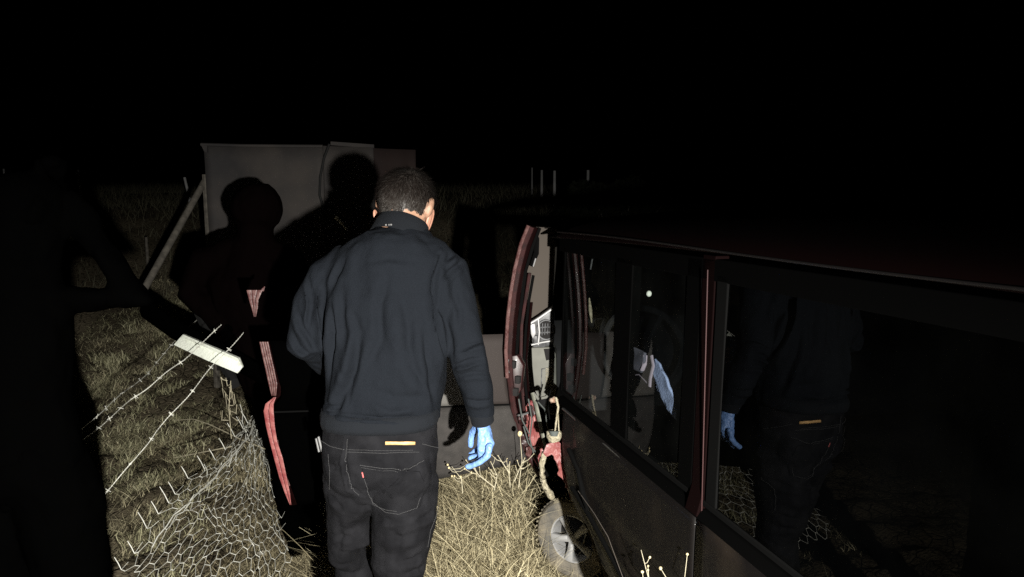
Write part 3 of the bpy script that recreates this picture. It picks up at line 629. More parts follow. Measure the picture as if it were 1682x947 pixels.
# ---------------------------------------------------------------- wrecked car
VPx = 529; sl = (W0/2-VPx)/F; A_ = .857
e1 = Vector((sl, -1, .023*math.hypot(1, sl))).normalized(); e2 = Vector((-1, -sl, 0)).normalized(); e3 = e2.cross(e1); e3 = e3 if e3.z > 0 else -e3
Y0 = A_/((920-W0/2)/F+sl); O0 = Vector((A_-sl*Y0, Y0, 0))
def C(s, h, o=0.0): return O0+e1*s+e3*h+e2*o
def CP(px, py, o=0.0):
    """photo pixel -> (s, h) on the car's side plane"""
    d = ray(px, py); c0 = Vector((0, 0, CAMZ)); t = (O0+e2*o-c0).dot(e2)/d.dot(e2); p = c0+d*t-O0; return (p.dot(e1), p.dot(e3))
car = empty('wrecked_car', C(1.0, 0.1, -.8), label='wrecked dark maroon car beside the man, doors torn open and front crushed', cat='car')
belt = CP(920, 652)[1]; roofh = CP(920, 376)[1]
def oprof(h):   # side profile, outwards positive
    t = h/belt
    return (-.05+.07*math.sin(min(1, t)*math.pi*.62)) if h <= belt else -.0-.030*(h-belt)
sF = CP(912, 560)[0]; sB = CP(1160, 640)[0]; sE = 3.1
def front_edge(h):   # front edge of the door skin, from the photograph
    pts = [CP(926, 655), CP(930, 715), CP(940, 770), CP(950, 830), CP(985, 905), CP(1005, 947)]
    hs = [.16, .24]+[p[1] for p in pts][::-1]; ss = [.98, .80]+[p[0] for p in pts][::-1]
    return float(np.interp(h, hs, ss))
def skin(s0f, s1, h0, h1, nu=40, nv=26, wob=.0):
    def fn(u, v):
        h = h0+(h1-h0)*v; s0 = s0f(h) if callable(s0f) else s0f; s = s0+(s1-s0)*u
        o = oprof(h)+.012*math.exp(-((h-belt*.62)/.03)**2)*0 - .008*math.exp(-((h-belt*.70)/.02)**2)
        if wob: o += wob*noise.fractal(Vector((s*4, h*4, 3)), .8, 2, 3)*math.exp(-(s-s0)/.35)
        return C(s, h, o)
    return MB().grid(fn, nu, nv)
skin(front_edge, sB-.004, .16, belt-.012, wob=.02).build('front_door', M['dusty'], car, thick=.004, label='front door of dusty dark maroon skin')
skin(sB+.004, 2.25, .16, belt-.012, 24, 20).build('rear_door', M['dusty'], car, thick=.004)
skin(2.258, sE, .16, belt-.012, 16, 16).build('rear_quarter', M['dusty'], car, thick=.004)
skin(lambda h: 1.0, sE, .08, .155, 30, 4).build('sill', M['blackp'], car, thick=.004)
def bar(p0, p1, w_, d_, name, m, n=10, parent=car, **k):
    """flat bar on the side plane between (s,h) points; w_ across, d_ deep"""
    mb = MB(); a = Vector(p0); b = Vector(p1); t = (b-a).normalized(); nn = Vector((-t.y, t.x)); r0 = []; 
    for i in range(n+1):
        q = a.lerp(b, i/n)
        for so, oo in ((-1, 0), (1, 0), (1, -1), (-1, -1)):
            z = q+nn*so*w_/2; r0.append(C(z.x, z.y, oprof(z.y)+.001+oo*d_))
    mb.add(r0, [(i*4+k_, i*4+(k_+1) % 4, i*4+4+(k_+1) % 4, i*4+4+k_) for i in range(n) for k_ in range(4)]+[(0, 1, 2, 3), (n*4+3, n*4+2, n*4+1, n*4)])
    return mb.build(name, m, parent, smooth=False, bevel=.0025, **k)
topw = roofh-.085
# belt mouldings
bar((CP(918, 652)[0], belt-.002), (sE, belt-.002), .022, .02, 'belt_moulding', M['blackp'])
bar((CP(922, 640)[0], belt+.022), (sE, belt+.022), .014, .018, 'window_seal', M['dkseal'])
bar((CP(930, 660)[0], belt-.022), (sE, belt-.022), .006, .012, 'bright_strip', mat('thin_bright_strip', (.10, .10, .10), .22, metal=.6))
sM0, sM1 = CP(1003, 560)[0], CP(1029, 560)[0]; sP0 = CP(1116, 600)[0]
bar(((sM0+sM1)/2, belt+.03), ((sM0+sM1)/2, topw+.02), sM1-sM0, .03, 'window_divider', M['blackp'])
bar((sP0+.035, belt+.03), (sP0+.035, topw+.05), .07, .03, 'pillar_cover', M['blackp'])
bar(((sP0+.07+sB)/2, belt-.01), ((sP0+.07+sB)/2, topw+.06), sB-sP0-.075, .035, 'middle_pillar', mat('matt_maroon', (.003, .0007, .0007), .8, spec=.04))
mb = MB(); mb.tube([C(sB-.001, belt-.03+(topw-belt+.06)*t, oprof(belt+.1)+.006-.0*t) for t in np.linspace(0, 1, 12)], .0014, 8); mb.build('door_edge', mat('bright_red_edge', (.025, .005, .005), .6), car)
bar((sB+.03, belt+.03), (sB+.03, topw+.02), .045, .03, 'window_seal', M['dkseal'])
bar((CP(912, 480)[0], topw+.028), (sE-.3, topw+.028), .05, .05, 'window_top_rail', M['blackp'])
bar((2.25, belt+.02), (2.22, topw+.04), .09, .04, 'rear_pillar', M['paint'])
bar((3.02, belt+.02), (2.85, topw+.04), .16, .04, 'rear_pillar', M['paint'])
bar((CP(921, 600)[0]-.004, belt+.0), (CP(921, 420)[0]-.004, topw+.02), .016, .02, 'front_window_frame', M['blackp'])
# glass
def pane(s0, s1, s0t, s1t, m, name='window_pane', h0=None, h1=None, corner=None):
    h0 = h0 or belt+.022; h1 = h1 or topw+.01
    def fn(u, v):
        h = h0+(h1-h0)*v; a = s0+(s0t-s0)*v; b_ = s1+(s1t-s1)*v; s = a+(b_-a)*u
        return C(s, h, oprof(h)-.004+.003*math.sin(math.pi*v)+.0012*math.sin(math.pi*u))
    return MB().grid(fn, 10, 10).build(name, m, car)
pane(CP(920, 600)[0], sM0+.004, CP(920, 420)[0], sM0+.004, M['wglass'])
pane(sM1-.004, sP0+.004, sM1-.004, sP0+.004, M['wglass'])
pane(sB+.05, 2.21, sB+.05, 2.18, M['dglass']); pane(2.29, 2.96, 2.26, 2.80, M['dglass'])
# roof
Wd = 1.52
def roof(u, v):
    s = sF-.12+(sE-.35-sF+.12)*u; o = -Wd*v; k = 4*v*(1-v)
    return C(s, topw+.05+(.095)*k**.55+.02*math.sin(math.pi*u), oprof(topw)+.004+o)
MB().grid(roof, 24, 28).build('roof', mat('roof_maroon', (.0026, .0006, .0006), .5, spec=.1), car, thick=.006)
MB().tube([C(s, topw+.073+.004*math.sin(s*3), -.008) for s in np.linspace(sF, sE-.5, 20)], .0028, 8).build('roof_gutter', mat('worn_gutter', (.02, .018, .018), .35, metal=.5), car)
# far side
oF = -Wd-.02
MB().grid(lambda u, v: C(-.3+3.4*u, .16+(belt-.16)*v, oF-.02*math.sin(v*3)), 10, 6).build('far_side_panel', M['paint'], car, thick=.004)
fp = MB().grid(lambda u, v: C(-.1+2.2*u, .3+(belt-.27)*v, oF+.06+.02*math.sin(v*3)), 12, 8).build('far_door_card', M['mintr'], car, thick=.01)
MB().box(C(.55, belt-.13, oF+.09), .03, .02, .10, (e2, e1, e3)).build('handle', M['dkseal'], fp, bevel=.004)
MB().tube([C(.40, .35, oF+.085), C(.40, belt-.1, oF+.085), C(.42, belt+.02, oF+.08)], .006, 6).build('card_seam', M['dkseal'], fp)
for s0_, s1_ in ((-.05, .95), (1.05, 2.1)):
    MB().grid(lambda u, v: C(s0_+(s1_-s0_)*u, belt+.01+(topw-belt)*v, oF-.005-.03*v), 4, 4).build('far_window_pane', M['dglass'], car)
for s_ in (-.08, 1.0, 2.15): MB().box(C(s_, (belt+topw)/2+.02, oF), .05, .07, topw-belt+.08, (e2, e1, e3)).build('far_pillar', M['paint'], car, bevel=.006)
MB().box(C(2.0, .14, -Wd/2), Wd-.06, 2.0, .03, (e2, e1, e3)).build('floor_pan', M['inter'], car)
def seat(s, o, w_=.5):
    st = MB().box(C(s-.05, .42, o), w_, .5, .16, (e2, e1, e3)).build('seat_cushion', M['inter'], car, bevel=.04)
    bk = MB().grid(lambda u, v: C(s+.22+.15*v, .48+.55*v, o-w_/2+w_*u), 4, 4).build('seat_back', M['inter'], car, thick=.12, bevel=.03)
    MB().box(C(s+.38, 1.12, o), .26, .08, .16, (e2, e1, e3)).build('headrest', M['inter'], bk, bevel=.03)
seat(.75, -.42); seat(.75, -1.12); seat(1.75, -.78, 1.25)
# dashboard: near end seen through the door gap
Yd = 3.02
def prpx(poly, Yv, depth, off=None):
    Yl = Yv if hasattr(Yv, '__len__') else [Yv]*len(poly)
    return MB().prism([P(x_, y_, yy) for (x_, y_), yy in zip(poly, Yl)], off or (0.01, depth, 0))
dash = MB().prism([C(-.42, .62, -.10), C(-.42, .90, -.10), C(-.62, 1.0, -.10), C(-.8, .98, -.10), C(-.8, .6, -.10)], e2*(-1.3)).build('dashboard', M['inter'], car, bevel=.02)
lowp = prpx([(873, 571), (908, 570), (913, 582), (914, 640), (912, 648), (893, 652), (884, 655), (878, 640), (874, 600)], Yd, .10).build('kick_panel', M['grey'], dash, bevel=.004)
prpx([(893, 573), (909, 572), (911, 588), (897, 592)], Yd-.004, .02).build('socket', M['dark'], lowp, bevel=.001)
gm = MB()
for i in range(12):
    x0, y0 = 896+(i % 2)*.6, 604+i*2.6; gm.tube([P(x0, y0+1.2, Yd-.004), P(x0+13.5, y0-2.2, Yd-.004)], .0016, 5)
gm.build('speaker_grille', M['cream'], lowp)
MB().tube([P(890, 606, Yd-.003), P(889, 640, Yd-.003)], .002, 6).tube([P(889, 606, Yd-.003), P(911, 602, Yd-.003)], .002, 6).build('panel_rib', M['ltgrey'], lowp)
MB().tube([P(876, 645, Yd-.01), P(884, 655, Yd-.02), P(897, 652, Yd-.02), P(903, 644, Yd-.01)], .006, 6).build('panel_lip', M['grey'], lowp)
vent = prpx([(870, 531), (884, 522), (907, 505), (909, 520), (909, 566), (893, 570), (876, 571), (873, 552)], Yd+.01, .09).build('vent_housing', M['ltgrey'], dash, bevel=.004)
cv = P(897, 541, Yd+.002); MB().tube([P(897, 541, Yd+.006), P(897, 541, Yd-.004)], [.037, .036], 24).build('vent_recess', M['dark'], vent)
rr_ = MB(); pts = [cv+Vector((.036*math.cos(t), -.006, .041*math.sin(t))) for t in np.linspace(0, 2*math.pi, 24)]; rr_.tube(pts, .0035, 6); rr_.build('vent_ring', M['ltgrey'], vent)
sm = MB()
for i in range(6): sm.tube([cv+Vector((-.028+.011*i, -.008, -.026)), cv+Vector((-.026+.011*i, -.008, .028))], .0024, 5)
for j in (-.012, .01): sm.tube([cv+Vector((-.032, -.009, j)), cv+Vector((.032, -.009, j+.004))], .003, 5)
sm.build('vent_slats', M['ltgrey'], vent)
MB().tube([P(871, 531, Yd-.01), P(887, 521, Yd-.012), P(907, 507, Yd-.012)], .005, 6).tube([P(873, 566, Yd-.012), P(890, 562, Yd-.012), P(908, 559, Yd-.012)], .004, 6).tube([P(884, 524, Yd-.012), P(886, 545, Yd-.012), P(884, 566, Yd-.012)], .004, 6).build('vent_trim', M['alloy'], vent)
prpx([(871, 533), (878, 531), (880, 548), (875, 556), (872, 548)], Yd-.02, .03).build('bracket', M['alloy'], vent, bevel=.002)
prpx([(875, 553), (882, 551), (884, 564), (877, 566)], Yd-.015, .03).build('bracket', M['ltgrey'], vent, bevel=.002)
# steering wheel inside
sw_ = MB(); cw = C(-.22, .93, -.45); ax = (e1*.9+e3*.35).normalized(); u_ = e2; v_ = ax.cross(u_)
sw_.tube([cw+u_*.18*math.cos(t)+v_*.18*math.sin(t) for t in np.linspace(0, 2*math.pi, 36)], .014, 8)
for t in (0, 2.2, 4.1): sw_.tube([cw, cw+u_*.18*math.cos(t)+v_*.18*math.sin(t)], .012, 6)
sw_.ball(cw, .05, .05, .04); sw_.build('steering_wheel', M['inter'], car)
# inner pillar trim and the grab handle
tr_ = prpx([(872, 372), (914, 374), (911, 430), (904, 505), (884, 522), (862, 530), (858, 450), (862, 400)], 3.12, .03).build('pillar_trim', M['beige'], car, bevel=.004)
MB().tube([P(868, 385, 3.07), P(876, 378, 3.05), P(881, 392, 3.04), P(881, 415, 3.04), P(873, 436, 3.07)], [.010, .013, .015, .013, .009], 8, .6).build('grab_handle', M['dkseal'], tr_)
MB().tube([P(880, 424, 3.03), P(876, 437, 3.04)], .003, 6).build('handle_clip', M['alloy'], tr_)
# bent front frame strips
FR = [(868, 370), (856, 400), (846, 440), (839, 480), (834, 525), (831, 575), (833, 620), (838, 665), (850, 712), (866, 750), (882, 778)]
def strip(dx, dy, Y_, r, name, m, i0=0, i1=None, flat=1.0, wob=0):
    pts = []
    for i, (x_, y_) in enumerate(FR[i0:i1]): pts.append(P(x_+(dx(i/len(FR)) if callable(dx) else dx)+wob*math.sin(i*2.3), y_+dy, Y_+.01*math.sin(i)))
    # densify
    q = []
    for a, b_ in zip(pts, pts[1:]): q += [a.lerp(b_, t) for t in (0, .33, .66)]
    q.append(pts[-1]); return MB().tube(q, r, 8, flat).build(name, m, car)
strip(0, 0, 2.80, .0075, 'front_pillar', M['pink'], 0, 7); strip(5, 2, 2.83, .013, 'front_pillar', M['brownseal'])
strip(12, 3, 2.86, .010, 'front_pillar', M['paint'], wob=.8); strip(18, 4, 2.88, .008, 'door_seal', M['dkseal'], wob=1)
strip(24, 8, 2.89, .007, 'front_pillar', M['brownseal'], 2, 9, wob=1.2); strip(30, 12, 2.90, .006, 'door_seal', M['dkseal'], 2, 9); strip(34, 16, 2.92, .006, 'front_pillar', M['paint'], 3, 9, wob=1)
prpx([(838, 585), (850, 583), (860, 600), (856, 640), (846, 655), (838, 630)], 2.84, .03).build('hinge_plate', M['brownseal'], car, bevel=.004)
for q in ((842, 600), (850, 625), (846, 645)): prpx([(q[0]-4, q[1]-7), (q[0]+4, q[1]-6), (q[0]+3, q[1]+6), (q[0]-4, q[1]+5)], 2.82, .03).build('hinge', M['dark'], car, bevel=.002)
MB().tube([P(835, 590, 2.80), P(833, 603, 2.80), P(836, 612, 2.80)], .003, 6).tube([P(851, 682, 2.78), P(862, 680, 2.80), P(872, 676, 2.82)], .004, 6).build('bent_bracket', M['steel'], car, kind='stuff')
# torn red sheet metal below
def sheet(poly, Yv, mt, name, dep=.012, amp=.006, parent=car, sub=6):
    """crumpled plate from a photo outline at its own distance, real thickness"""
    bm = bmesh.new(); Yl = Yv if hasattr(Yv, '__len__') else [Yv]*len(poly)
    vs = [bm.verts.new(P(x_, y_, yy)) for (x_, y_), yy in zip(poly, Yl)]; bm.faces.new(vs)
    bmesh.ops.triangulate(bm, faces=bm.faces); bmesh.ops.subdivide_edges(bm, edges=bm.edges, cuts=sub, use_grid_fill=True)
    for v in bm.verts: v.co.y += amp*noise.fractal(v.co*14, .8, 2, 3); v.co.x += amp*.25*noise.noise(v.co*25)
    me = bpy.data.meshes.new(name); bm.to_mesh(me); bm.free(); o = bpy.data.objects.new('t', me); COL.objects.link(o)
    m = o.modifiers.new('s', 'SOLIDIFY'); m.thickness = dep; me2 = evalmesh(o); bpy.data.objects.remove(o); me2.name = name
    return link(name, me2, mt, parent, False)
sheet([(864, 664), (872, 656), (877, 662), (882, 690), (890, 725), (892, 755), (889, 772), (882, 760), (874, 735), (868, 712), (872, 703), (865, 690)], 2.86, M['red'], 'torn_red_panel', amp=.012)
MB().tube([P(874, 645, 2.84), P(881, 668, 2.82), P(888, 700, 2.80), P(893, 722, 2.79), P(897, 742, 2.78)], [.010, .012, .012, .010, .006], 8, .45).build('torn_bracket', mat('grey_green_beam', (.11, .115, .09), .6, col2=(.2, .2, .16), vscale=40), car)
for pts in ([(868, 655), (874, 690), (870, 720), (878, 750)], [(884, 660), (895, 672), (899, 700), (905, 716)], [(860, 700), (868, 728), (880, 742), (886, 770)], [(905, 640), (899, 660), (903, 688)], [(852, 655), (858, 690), (869, 712)]):
    MB().tube([P(x_, y_, 2.74+.02*k_) for k_, (x_, y_) in enumerate(pts)], .0028, 6).build('loose_wire', M['dkseal'] if pts[0][0] % 2 else M['mintr'], car)
for k_, (x_, y_) in enumerate(((861, 722), (868, 741), (873, 676), (882, 742), (856, 690))):
    sheet([(x_-5, y_-7), (x_+4, y_-9), (x_+6, y_+2), (x_+1, y_+9), (x_-4, y_+5)], 2.80, M['pink'] if k_ % 2 else M['brownseal'], 'bent_flap', amp=.02, dep=.004, sub=3)
sheet([(892, 742), (897, 730), (908, 724), (918, 724), (926, 736), (933, 762), (941, 790), (944, 812), (940, 822), (930, 798), (920, 778), (912, 754), (905, 745), (897, 748)], [2.60]*14, M['red'], 'crushed_wheel_arch', amp=.009, dep=.012)
lo1 = [(917, 731), (903, 731), (891, 742), (886, 760), (887, 778), (889, 793), (894, 806), (900, 815), (908, 821)]; li1 = [(919, 738), (905, 739), (897, 748), (893, 763), (894, 777), (897, 790), (902, 801), (908, 808), (910, 815)]
def lipf(u, v):
    i_ = u*7.999; k_ = int(i_); f_ = i_-k_; a = [lo1[k_][c]+(lo1[k_+1][c]-lo1[k_][c])*f_ for c in (0, 1)]; b_ = [li1[k_][c]+(li1[k_+1][c]-li1[k_][c])*f_ for c in (0, 1)]
    n_ = noise.noise(Vector((u*19, v*4, 1))); w_ = v+.25*n_*(1-abs(2*v-1)); p = P(a[0]+(b_[0]-a[0])*w_+2*n_, a[1]+(b_[1]-a[1])*w_, 2.62-.02*math.sin(math.pi*v)); return p+Vector((0, .02*noise.noise(p*40), .004*noise.noise(p*70)))
MB().grid(lipf, 60, 6).build('muddy_arch_lip', M['cream'], car, thick=.006)
me = MB().tube([P(911, 724, 2.47), P(910, 716, 2.47), P(910, 708, 2.47)], [.020, .026, .027], 18).remesh(.004, 2); fbm_disp(me, .003, 60); link('strut_cup', me, M['cream'], car)
MB().tube([P(910, 707.5, 2.452), P(910, 716, 2.448)], [.018, .012], 14).build('strut_bore', M['mintr'], car)
MB().tube([P(911, 712, 2.45), P(914, 690, 2.46), P(917, 668, 2.47), P(913, 653, 2.49)], [.002, .0035, .004, .005], 8).tube([P(919, 722, 2.45), P(917, 690, 2.46), P(916, 670, 2.48)], .0025, 6).build('strut_rod', M['cream'], car)
me = MB().tube([P(904, 657, 2.5), P(915, 654, 2.5)], [.010, .009], 8).remesh(.004, 1); fbm_disp(me, .008, 60); link('broken_bracket', me, mat('rusty_bracket', (.22, .13, .09), .9, col2=(.4, .32, .25), vscale=60), car)
sheet([(930, 738), (936, 741), (949, 775), (954, 815), (948, 820), (941, 795), (936, 765)], 2.62, M['cream'], 'door_front_flange', amp=.008, dep=.008)
MB().tube([C(*CP(934, 738, .03), .03), C(*CP(950, 772, .03), .03), C(*CP(958, 812, .03), .03), C(*CP(966, 835, .03), .03)], .009, 8).build('door_gasket', M['dkseal'], car)
MB().tube([C(*CP(944, 800, .02), .03), C(*CP(975, 850, .02), .03), C(*CP(1005, 905, .02), .03), C(*CP(1035, 960, .02), .03)], .008, 8).build('lower_gasket', M['dkseal'], car)
MB().tube([C(*CP(958, 805, .02), .038), C(*CP(985, 842, .02), .038), C(*CP(1008, 880, .02), .038), C(*CP(1034, 950, .02), .038)], .0011, 6).build('lower_trim_line', M['beige'], car)
mudp = sheet([(957, 818), (964, 826), (976, 850), (989, 878), (1003, 915), (1014, 950), (994, 950), (984, 922), (974, 886), (964, 848)], 2.40, mat('muddy_lower_skin', (.03, .024, .018), .9, col2=(.12, .10, .07), vscale=26, bump=.6, bscale=60), 'lower_front_wing', amp=.002)
# crushed engine bay beyond the opening
def hood(u, v):
    s = -.75-.75*u; o = -.35-1.05*v; p = C(s, .78-.05*u, o); return p+e3*.10*noise.fractal(p*4, .8, 2, 3)+e2*.05*noise.noise(p*7)
MB().grid(hood, 18, 18).build('crumpled_bonnet', M['paint'], car, thick=.006)
MB().grid(lambda u, v: C(-.80-.6*u, .55+.25*v, -1.35+.05*noise.noise(C(-.8-.6*u, .6+.2*v)*6)), 8, 6).build('far_front_wing', M['paint'], car, thick=.006)
eng = MB().box(C(-1.15, .55, -.95), .5, .45, .32, (e2, e1, e3)).build('engine_block', M['inter'], car, bevel=.03)
# front wheel
Yw = 3.2; wc = P(948, 879, Yw); wy = math.radians(58)      # wheel plane turned
wa = Vector((-math.cos(wy)*1.0, -math.sin(wy), .06)).normalized(); wu = Vector((0, 0, 1)); wu = (wu-wa*wu.dot(wa)).normalized(); wv = wa.cross(wu)
KW = .70
wheel = None
def revolve(prof, n=64, mb=None):
    mb = mb or MB(); m_ = len(prof); vs = []
    for k in range(n):
        t = 2*math.pi*k/n
        for a, r_ in prof: vs.append(wc+(wa*a+(wu*math.cos(t)+wv*math.sin(t))*r_)*KW)
    mb.add(vs, [(k*m_+j, ((k+1) % n)*m_+j, ((k+1) % n)*m_+j+1, k*m_+j+1) for k in range(n) for j in range(m_-1)]); return mb
tyre = revolve([(.055, .150), (.075, .165), (.088, .195), (.090, .225), (.080, .250), (.066, .262), (.02, .268), (-.02, .268), (-.066, .262), (-.085, .240), (-.09, .2), (-.07, .155)]).build('tyre', M['tyre'], car, label='muddy tyre of the turned front wheel')
tyre.name = 'wheel'
tb = MB()
for k in range(54):
    t = 2*math.pi*k/54
    for a0, a1, dt in ((-.075, -.02, .03), (.02, .075, -.03)):
        p0 = wc+(wa*a0+(wu*math.cos(t)+wv*math.sin(t))*.266)*KW; p1 = wc+(wa*a1+(wu*math.cos(t+dt)+wv*math.sin(t+dt))*.268)*KW; tb.tube([p0, p1], .0045, 4)
tb.build('tread_blocks', M['tyre'], tyre)
revolve([(.076, .160), (.091, .194), (.0925, .222), (.086, .244)]).build('sidewall', M['sidewall'], tyre)
revolve([(.060, .158), (.074, .156), (.072, .146), (.03, .138), (-.04, .135)]).build('rim', M['alloy'], tyre)
revolve([(-.03, .135), (-.03, .01)]).build('brake_disc', M['dark'], tyre)
for k in range(5):
    t = 2*math.pi*k/5+.5; d_ = wu*math.cos(t)+wv*math.sin(t); q_ = wu*-math.sin(t)+wv*math.cos(t)
    s_ = MB(); s_.add([wc+(wa*a+d_*r_+q_*x_)*KW for r_, hw_, f_ in ((.02, .022, .070), (.08, .020, .078), (.150, .032, .080)) for a, x_ in ((f_, -hw_), (f_+.008, 0), (f_, hw_), (f_-.03, hw_), (f_-.03, -hw_))],
      [(i*5+j, i*5+(j+1) % 5, i*5+5+(j+1) % 5, i*5+5+j) for i in range(2) for j in range(5)]+[(0, 1, 2, 3, 4), (14, 13, 12, 11, 10)])
    s_.build('spoke', M['alloy'], tyre, bevel=.003)
MB().tube([wc+wa*.025, wc+wa*.056], [.028, .023], 18).build('hub_cap', M['alloy'], tyre, bevel=.003)
# rear wheel, mostly out of the frame
KW = 1.0; wc = C(2.45, .12, -.12); wa = e2.copy(); wu = e3; wv = e1
rt = revolve([(.04, .17), (.06, .19), (.085, .22), (.08, .27), (.05, .29), (-.05, .29), (-.08, .26), (-.06, .18)]).build('wheel', M['sidewall'], car); revolve([(.045, .175), (.05, .1), (.03, .0)]).build('rim', M['alloy'], rt)
# pale pieces added just behind the glass for the marks seen in it
def CQ(x_, y_, o): return C(*CP(x_, y_, o), o)
def added_piece(poly, o, mt, name, **k):
    return sheet2([CQ(x_, y_, o) for x_, y_ in poly], mt, name, **k)
def sheet2(pts, mt, name, dep=.006, amp=.0022, **k):
    bm = bmesh.new(); bm.faces.new([bm.verts.new(p) for p in pts]); bmesh.ops.triangulate(bm, faces=bm.faces); bmesh.ops.subdivide_edges(bm, edges=bm.edges, cuts=6, use_grid_fill=True)
    for v in bm.verts: v.co += e2*amp*(math.sin((v.co.z*2.2+v.co.y)*55)*.5+noise.noise(v.co*30))
    me = bpy.data.meshes.new(name); bm.to_mesh(me); bm.free(); o = bpy.data.objects.new('t', me); COL.objects.link(o)
    m = o.modifiers.new('s', 'SOLIDIFY'); m.thickness = dep; me2 = evalmesh(o); bpy.data.objects.remove(o); return link(name, me2, mt, car, True, **k)
added_piece([(1078, 588), (1086, 598), (1098, 622), (1110, 652), (1114, 690), (1104, 680), (1090, 655), (1080, 632), (1075, 610)], -.035, M['blue_piece'], 'blue_piece', label='pale blue piece added behind the glass')
added_piece([(1026, 562), (1046, 570), (1062, 580), (1062, 592), (1055, 612), (1044, 606), (1028, 603)], -.03, mat('dim_fabric', (.10, .10, .13), .9), 'dim_piece')
MB().tube([CQ(1070, 584, -.028), CQ(1073, 600, -.028), CQ(1068, 620, -.028), CQ(1067, 634, -.028)], .009, 8, .4).tube([CQ(1060, 583, -.028), CQ(1059, 598, -.028), CQ(1055, 608, -.028)], .006, 8, .4).tube([CQ(1028, 617, -.03), CQ(1050, 615, -.03), CQ(1066, 632, -.03)], .0016, 6).build('mauve_bands', M['mauve'], car, kind='stuff')
q = CQ(1066, 482, -.03); MB().ball(q, .0075, .005, .0085).build('white_bead', M['white'], car)
q0, q1 = [CQ(x_, y_, -.03) for x_, y_ in ((968, 489), (972, 530))]; MB().tube([q0, q0.lerp(q1, .5), q1], [.002, .006, .002], 6, .5).build('pale_sliver', M['cream'], car)
q0, q1 = [CQ(x_, y_, -.03) for x_, y_ in ((973, 425), (970, 442))]; MB().tube([q0, q1], .0025, 6).build('pale_sliver', M['ltgrey'], car)

# --- the opened near door from inside, shade behind the man painted black
ED = [(431, 560), (438, 590), (446, 622), (452, 640), (450, 654), (440, 664), (437, 682), (443, 712), (449, 745), (460, 785), (472, 815), (477, 830)]
HI = [(836, 548), (835, 580), (834, 605), (835, 625), (837, 640), (840, 655), (842, 668), (845, 690), (849, 705), (854, 722), (860, 740), (866, 755)]
def door_pt(u, v, off=0.0):
    i = v*(len(ED)-1); k = min(int(i), len(ED)-2); f_ = i-k
    ex = ED[k][0]+(ED[k+1][0]-ED[k][0])*f_; ey = ED[k][1]+(ED[k+1][1]-ED[k][1])*f_; hx = HI[k][0]+(HI[k+1][0]-HI[k][0])*f_; hy = HI[k][1]+(HI[k+1][1]-HI[k][1])*f_
    YY = 2.62+.26*u+off; x_ = ex+(hx-ex)*u; x_ = x_; return P(x_, ey+(hy-ey)*u, YY)
sv = .52
dcard = MB().grid(lambda u, v: door_pt(.03+.97*u, v*sv, .0-.012*math.sin(math.pi*v)), 26, 10).build('opened_door', M['black'], car, thick=.02, label='opened door, shade painted black inside, with a light grey card near its hinge')
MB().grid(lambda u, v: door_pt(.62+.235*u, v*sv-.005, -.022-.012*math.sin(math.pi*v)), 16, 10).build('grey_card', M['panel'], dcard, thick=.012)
MB().grid(lambda u, v: door_pt(.03+.58*u, sv+.004+(1-sv)*v, -.0-.02*math.sin(math.pi*v)), 20, 10).build('lower_card', M['black'], dcard, thick=.02)  # shaded half of the lower card, painted black
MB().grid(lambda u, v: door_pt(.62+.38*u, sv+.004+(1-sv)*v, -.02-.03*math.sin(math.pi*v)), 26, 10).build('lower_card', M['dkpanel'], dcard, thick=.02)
MB().grid(lambda u, v: door_pt(u, v, .045), 20, 12).build('door_skin', M['paint'], dcard, thick=.006)
MB().grid(lambda u, v: door_pt(.86+.13*u, v*sv, -.012-.01*math.sin(math.pi*v)), 8, 10).build('hinge_side_trim', mat('brown_trim', (.020, .014, .012), .8), dcard, thick=.012)
MB().tube([door_pt(u, sv, -.03) for u in np.linspace(.03, 1, 14)], .0035, 6).build('card_seam', M['dkseal'], dcard)
MB().tube([door_pt(.82, .12, -.04), door_pt(.83, .2, -.05), door_pt(.835, .28, -.04)], .006, 8).build('door_pull', M['dkseal'], dcard)
def edge_strip(pts, widths, Y_, mt, name, dep=.05, lines=3, parent=dcard):
    o_ = None
    for j in range(lines):
        mb = MB(); a = []; 
        for (x_, y_), w_ in zip(pts, widths):
            x0 = x_+w_*j/lines; x1 = x_+w_*(j+1)/lines-.6
            a += [P(x0, y_, Y_-.004*j), P(x1, y_, Y_-.004*j), P(x1, y_, Y_+dep), P(x0, y_, Y_+dep)]
        n_ = len(pts); mb.add(a, [(i*4+k, i*4+(k+1) % 4, i*4+4+(k+1) % 4, i*4+4+k) for i in range(n_-1) for k in range(4)]+[(0, 1, 2, 3), (n_*4-1, n_*4-2, n_*4-3, n_*4-4)])
        o_ = mb.build(name, mt, parent, bevel=.001)
edge_strip([(426, 561), (430, 580), (436, 606), (441, 630), (446, 650)], [15, 15, 15, 15, 8], 2.60, M['pink'], 'door_edge_fold', lines=4)
edge_strip([(450, 652), (436, 663), (433, 675), (437, 700), (443, 725), (450, 752), (459, 785), (468, 810), (476, 829)], [4, 14, 17, 15, 13, 15, 13, 9, 3], 2.60, M['red'], 'door_edge_fold', lines=2)
edge_strip([(455, 722), (462, 745), (470, 775), (474, 798)], [3, 6, 7, 3], 2.63, M['pink'], 'door_edge_fold', lines=1)
edge_strip([(405, 476), (409, 492), (413, 505), (417, 520)], [27, 16, 11, 4], 2.66, M['pink'], 'door_frame_stub', lines=3)
edge_strip([(434, 470), (426, 478)], [2, 8], 2.67, M['pink'], 'door_frame_stub', lines=1)

